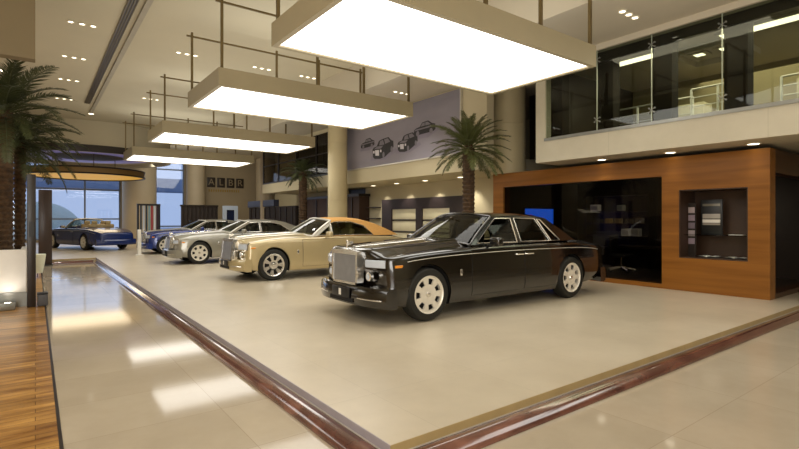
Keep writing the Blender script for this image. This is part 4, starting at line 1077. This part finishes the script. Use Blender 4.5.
GH = dict(L=5.5, ax=(.80, 4.15), R=.385, track=.86, lean=.14, rlean=.1, tub=(2.0, 4.2), doors=(('front_door', 1.75, 2.95), ('rear_door', 2.97, 4.0)), mir=(2.3, 1.03),
    W=[(0, .86), (.35, .945), (1, .97), (3, .975), (4.5, .96), (5.1, .91), (5.5, .82)],
    zt=[(0, .96), (.3, 1.02), (1.0, 1.07), (2.0, 1.13), (4.2, 1.12), (5.0, 1.06), (5.5, .96)],
    zs=[(0, .86), (.5, .94), (1.5, 1.01), (3, 1.03), (4.4, 1.03), (5.1, .98), (5.5, .9)],
    zb=[(0, .30), (.4, .23), (1.4, .2), (4.0, .2), (5.0, .26), (5.5, .36)],
    plat=.5, seats=(2.95, 3.75), grille=dict(w=.38, z0=.50, z1=.93, x=-.08), head=dict(y0=.50, y1=.80, z0=.70, z1=.83), bump=(.22, .50), tail=(.65, .9),
    cab=dict(A0=(1.9, 1.05), A1=(2.62, 1.44), yb=.845, yt=.66, wsb=.26, crown=.06, split=4,
        top=[(2.62, 1.44), (2.95, 1.475), (3.4, 1.48), (3.8, 1.45), (4.1, 1.40), (4.5, 1.25), (4.9, 1.08)],
        holes=[[(2.08, 1.075), (2.66, 1.405), (3.0, 1.435), (3.0, 1.07)], [(3.07, 1.07), (3.07, 1.435), (3.45, 1.43), (3.85, 1.34), (4.2, 1.1), (4.0, 1.07)]]), spokes=7)
DH['wsr'] = .035; GH['wsr'] = .03; 
def shorten(S, dx):
    S['L'] -= dx; S['ax'] = tuple(a-dx for a in S['ax']); S['tub'] = tuple(a-dx for a in S['tub'])
    S['doors'] = tuple((n_, a-dx, b-dx) for n_, a, b in S['doors']); S['mir'] = (S['mir'][0]-dx, S['mir'][1]); S['seats'] = tuple(a-dx for a in S['seats'])
    for k in ('W', 'zt', 'zs', 'zb'): S[k] = [(a if i < 2 else a-dx, b) for i, (a, b) in enumerate(S[k])]
    c = S['cab']; sh = lambda P: [(a-dx, b) for a, b in P]
    c['A0'], c['A1'] = sh([c['A0'], c['A1']]); c['top'] = sh(c['top']); c['holes'] = [sh(h) for h in c['holes']]
shorten(DH, .14); DHo = dict(DH); DHo['cab'] = dict(DH['cab']); DHo['cab']['open'] = True
P_black = pmat('paint_black', '#0d0906', .18, 0, spec=.5, coat=1.0, noise=(3, .05))
P_gold = pmat('paint_champagne', '#baa87e', .28, .3, coat=.8, noise=(3, .03))
P_silver = pmat('paint_silver', '#9b988c', .28, .45, coat=.8, noise=(3, .03))
P_blue = pmat('paint_blue', '#1c3580', .2, .2, coat=1, noise=(3, .05))
P_navy = pmat('paint_navy', '#182a60', .25, 0, coat=.5, noise=(3, .05))
M_soft = pmat('soft_top_fabric', '#c3924f', .85, noise=(30, .08))
PHb = dict(PH); PHb['headm'] = P_black
make_car('black four door saloon with upright chrome grille, nearest the camera', PHb, P_black, P_black, P_black, M_intd, glassmat('car_glass_dark', '#a3a69b', .04), (3.93+5.90/2, 6.63, 0))
DHg = dict(DH, wsm=M_brush, mirm=P_gold, rimm=M_chrome, deep=True, hole=(2, 6), linem=P_gold)
make_car('champagne gold coupe with an orange tan fabric roof', DHg, P_gold, P_gold, M_soft, M_int, M_glasst, (3.99+DH['L']/2, 12.68, 0))
GHs = dict(GH, wsm=M_brush, linem=P_silver)
make_car('silver beige saloon, third car in the row behind the champagne one', GHs, P_silver, P_silver, P_silver, M_intd, M_glasst, (3.72+2.75, 18.5, 0))
GHb = dict(GH, wsm=M_brush, linem=P_silver)
make_car('blue saloon with silver bonnet and roof, farthest car of the row', GHb, P_blue, P_silver, P_silver, M_intd, M_glasst, (3.85+2.75, 24.5, 0))
make_car('dark blue open convertible parked under the round canopy', dict(DHo, wsm=M_brush), P_navy, P_navy, P_navy, M_int, M_glasst, (2.35, 30.4, 0), math.radians(-70))

# ------------------------------------------------------------------ lights
def spot(loc, tgt, energy, size, blend, color, rad=.05):
    l = bpy.data.lights.new('spot', 'SPOT'); l.energy = energy; l.spot_size = size; l.spot_blend = blend; l.color = color; l.shadow_soft_size = rad
    o = bpy.data.objects.new('spot_lamp', l); COL.objects.link(o); o.location = loc
    o.rotation_euler = (Vector(tgt)-Vector(loc)).to_track_quat('-Z', 'Y').to_euler(); return o
def area(loc, tgt, energy, sx, sy_, color):
    l = bpy.data.lights.new('area', 'AREA'); l.shape = 'RECTANGLE'; l.size = sx; l.size_y = sy_; l.energy = energy; l.color = color
    o = bpy.data.objects.new('area_lamp', l); COL.objects.link(o); o.location = loc
    o.rotation_euler = (Vector(tgt)-Vector(loc)).to_track_quat('-Z', 'Y').to_euler(); return o
WARM = (1, .92, .76); WARM2 = (1, .97, .91)
for y in (12.2, 14.1, 15.9, 17.6): spot((12.1, y, 2.95), (12.3, y, 0), 80, 1.5, .8, WARM)
for y in (3.42, 4.95, 6.55): spot((11.02, y, 2.96), (10.7, y, 0), 12, 1.5, .9, WARM)
for y in (14.7, 17.9, 20.9, 24.3): spot((.95, y, 6.4), (.95, y, 0), 90, 1.6, .9, WARM2, .12)
for x in (3.64, 5.95): spot((x, 15.5, 6.4), (x, 15.6, 0), 60, 1.6, .9, WARM2, .12)
for y in (12.4,): spot((9.35, y, 5.45), (9.35, y, 0), 60, 1.6, .9, WARM2, .12)
spot((-.42, 11.83, LOW+.16), (-.42, 12.1, .6), 6, 1.8, .8, (1, .9, .8), .03)
for y in (4.97, 10.35, 17.0, 23.8): area((5.6, y+1.28, 4.77), (5.6, y+1.28, 6.5), 45, 4.4, 1.9, (1, .97, .9))  # unseen upward fill above each light box, added to lift the ceiling
area((2.4, 33.1, 3.9), (2.4, 33.1, 0), 120, 4, 4, (1, .85, .6))
area((9, 34, 6.3), (12, 38, 2), 260, 6, 5, (1, .95, .84))  # added overhead fill without a fitting, brightens the back wall and sign
area((12.9, 4.5, 5.3), (13.2, 4.5, 0), 190, 3, 6, (1, .9, .66))
spot((X0+.3, 4.2, 2.13), (X0+.3, 4.2, 0), 14, 1.6, .9, WARM2, .015)  # added niche fill, no fitting built, lifts the books
spot((11.9, 6.6, 2.7), (13.3, 7.3, .1), 160, .5, .6, WARM2)  # invented spot, aimed to pick out the chair's star base
area((13.0, 6.8, 2.7), (14.5, 7.2, 0), 45, 2, 4, (1, .85, .6))  # unseen fill that brightens the dark pavilion interior
area((1.5, -2.0, 6.3), (2.5, 0, 0), 200, 10, 5, WARM2)  # unseen ceiling fill added over the near lower floor
area((11, -1.2, 5.3), (11, -.6, 0), 330, 6, 5, WARM2)  # extra fill with no source, brightens the lower floor at front right
area((-2.5, 6, 6.3), (-1.5, 6.5, 0), 330, 5, 8, WARM2)  # added overhead fill for the wood floor, no fitting there
area((-2.5, 18, 6.3), (-1.0, 18.5, 0), 400, 5, 9, WARM2)  # same kind of added fill, farther along the left side
area((-2.5, -4.6, 3.0), (5, 10, 3.0), 800, 8, 5, (1, .97, .92))  # general fill added behind the camera, no lamp stands there
area((5.0, 13, 2.5), (5.0, 13.01, 6.5), 300, 7, 26, (1, .97, .9))  # mid-air fill facing up, added as extra bounce for the ceiling
area((-2.0, 9, 2.6), (-2.0, 9.01, 6.5), 60, 4, 20, (1, .97, .9))  # second mid-air fill facing up, added below the left ceiling
area((2.0, 39.9, 3.0), (2.5, 30, 0.5), 70, 8, 5, (.62, .76, 1))

w = bpy.data.worlds.new('sky'); SC.world = w; w.use_nodes = True
nt = w.node_tree; bg = nt.nodes['Background']
bg.inputs['Color'].default_value = lin('#b9cbec'); bg.inputs['Strength'].default_value = .95

# ------------------------------------------------------------------ camera
cd = bpy.data.cameras.new('camera'); cam = bpy.data.objects.new('camera', cd); COL.objects.link(cam)
cam.location = (0, 0, H); cam.rotation_euler = (PI/2, 0, -math.atan2(.599, .801))
cd.sensor_width = 36; cd.lens = 36*487/799; cd.shift_y = -5.5/799; cd.clip_end = 300
SC.camera = cam
SC.view_settings.view_transform = 'Standard'; SC.view_settings.look = 'None'; SC.view_settings.exposure = 0.22
cy_ = SC.cycles
cy_.use_denoising = True; cy_.max_bounces = 8; cy_.diffuse_bounces = 4; cy_.glossy_bounces = 4; cy_.transparent_max_bounces = 16
cy_.caustics_reflective = False; cy_.caustics_refractive = False; cy_.sample_clamp_indirect = 4
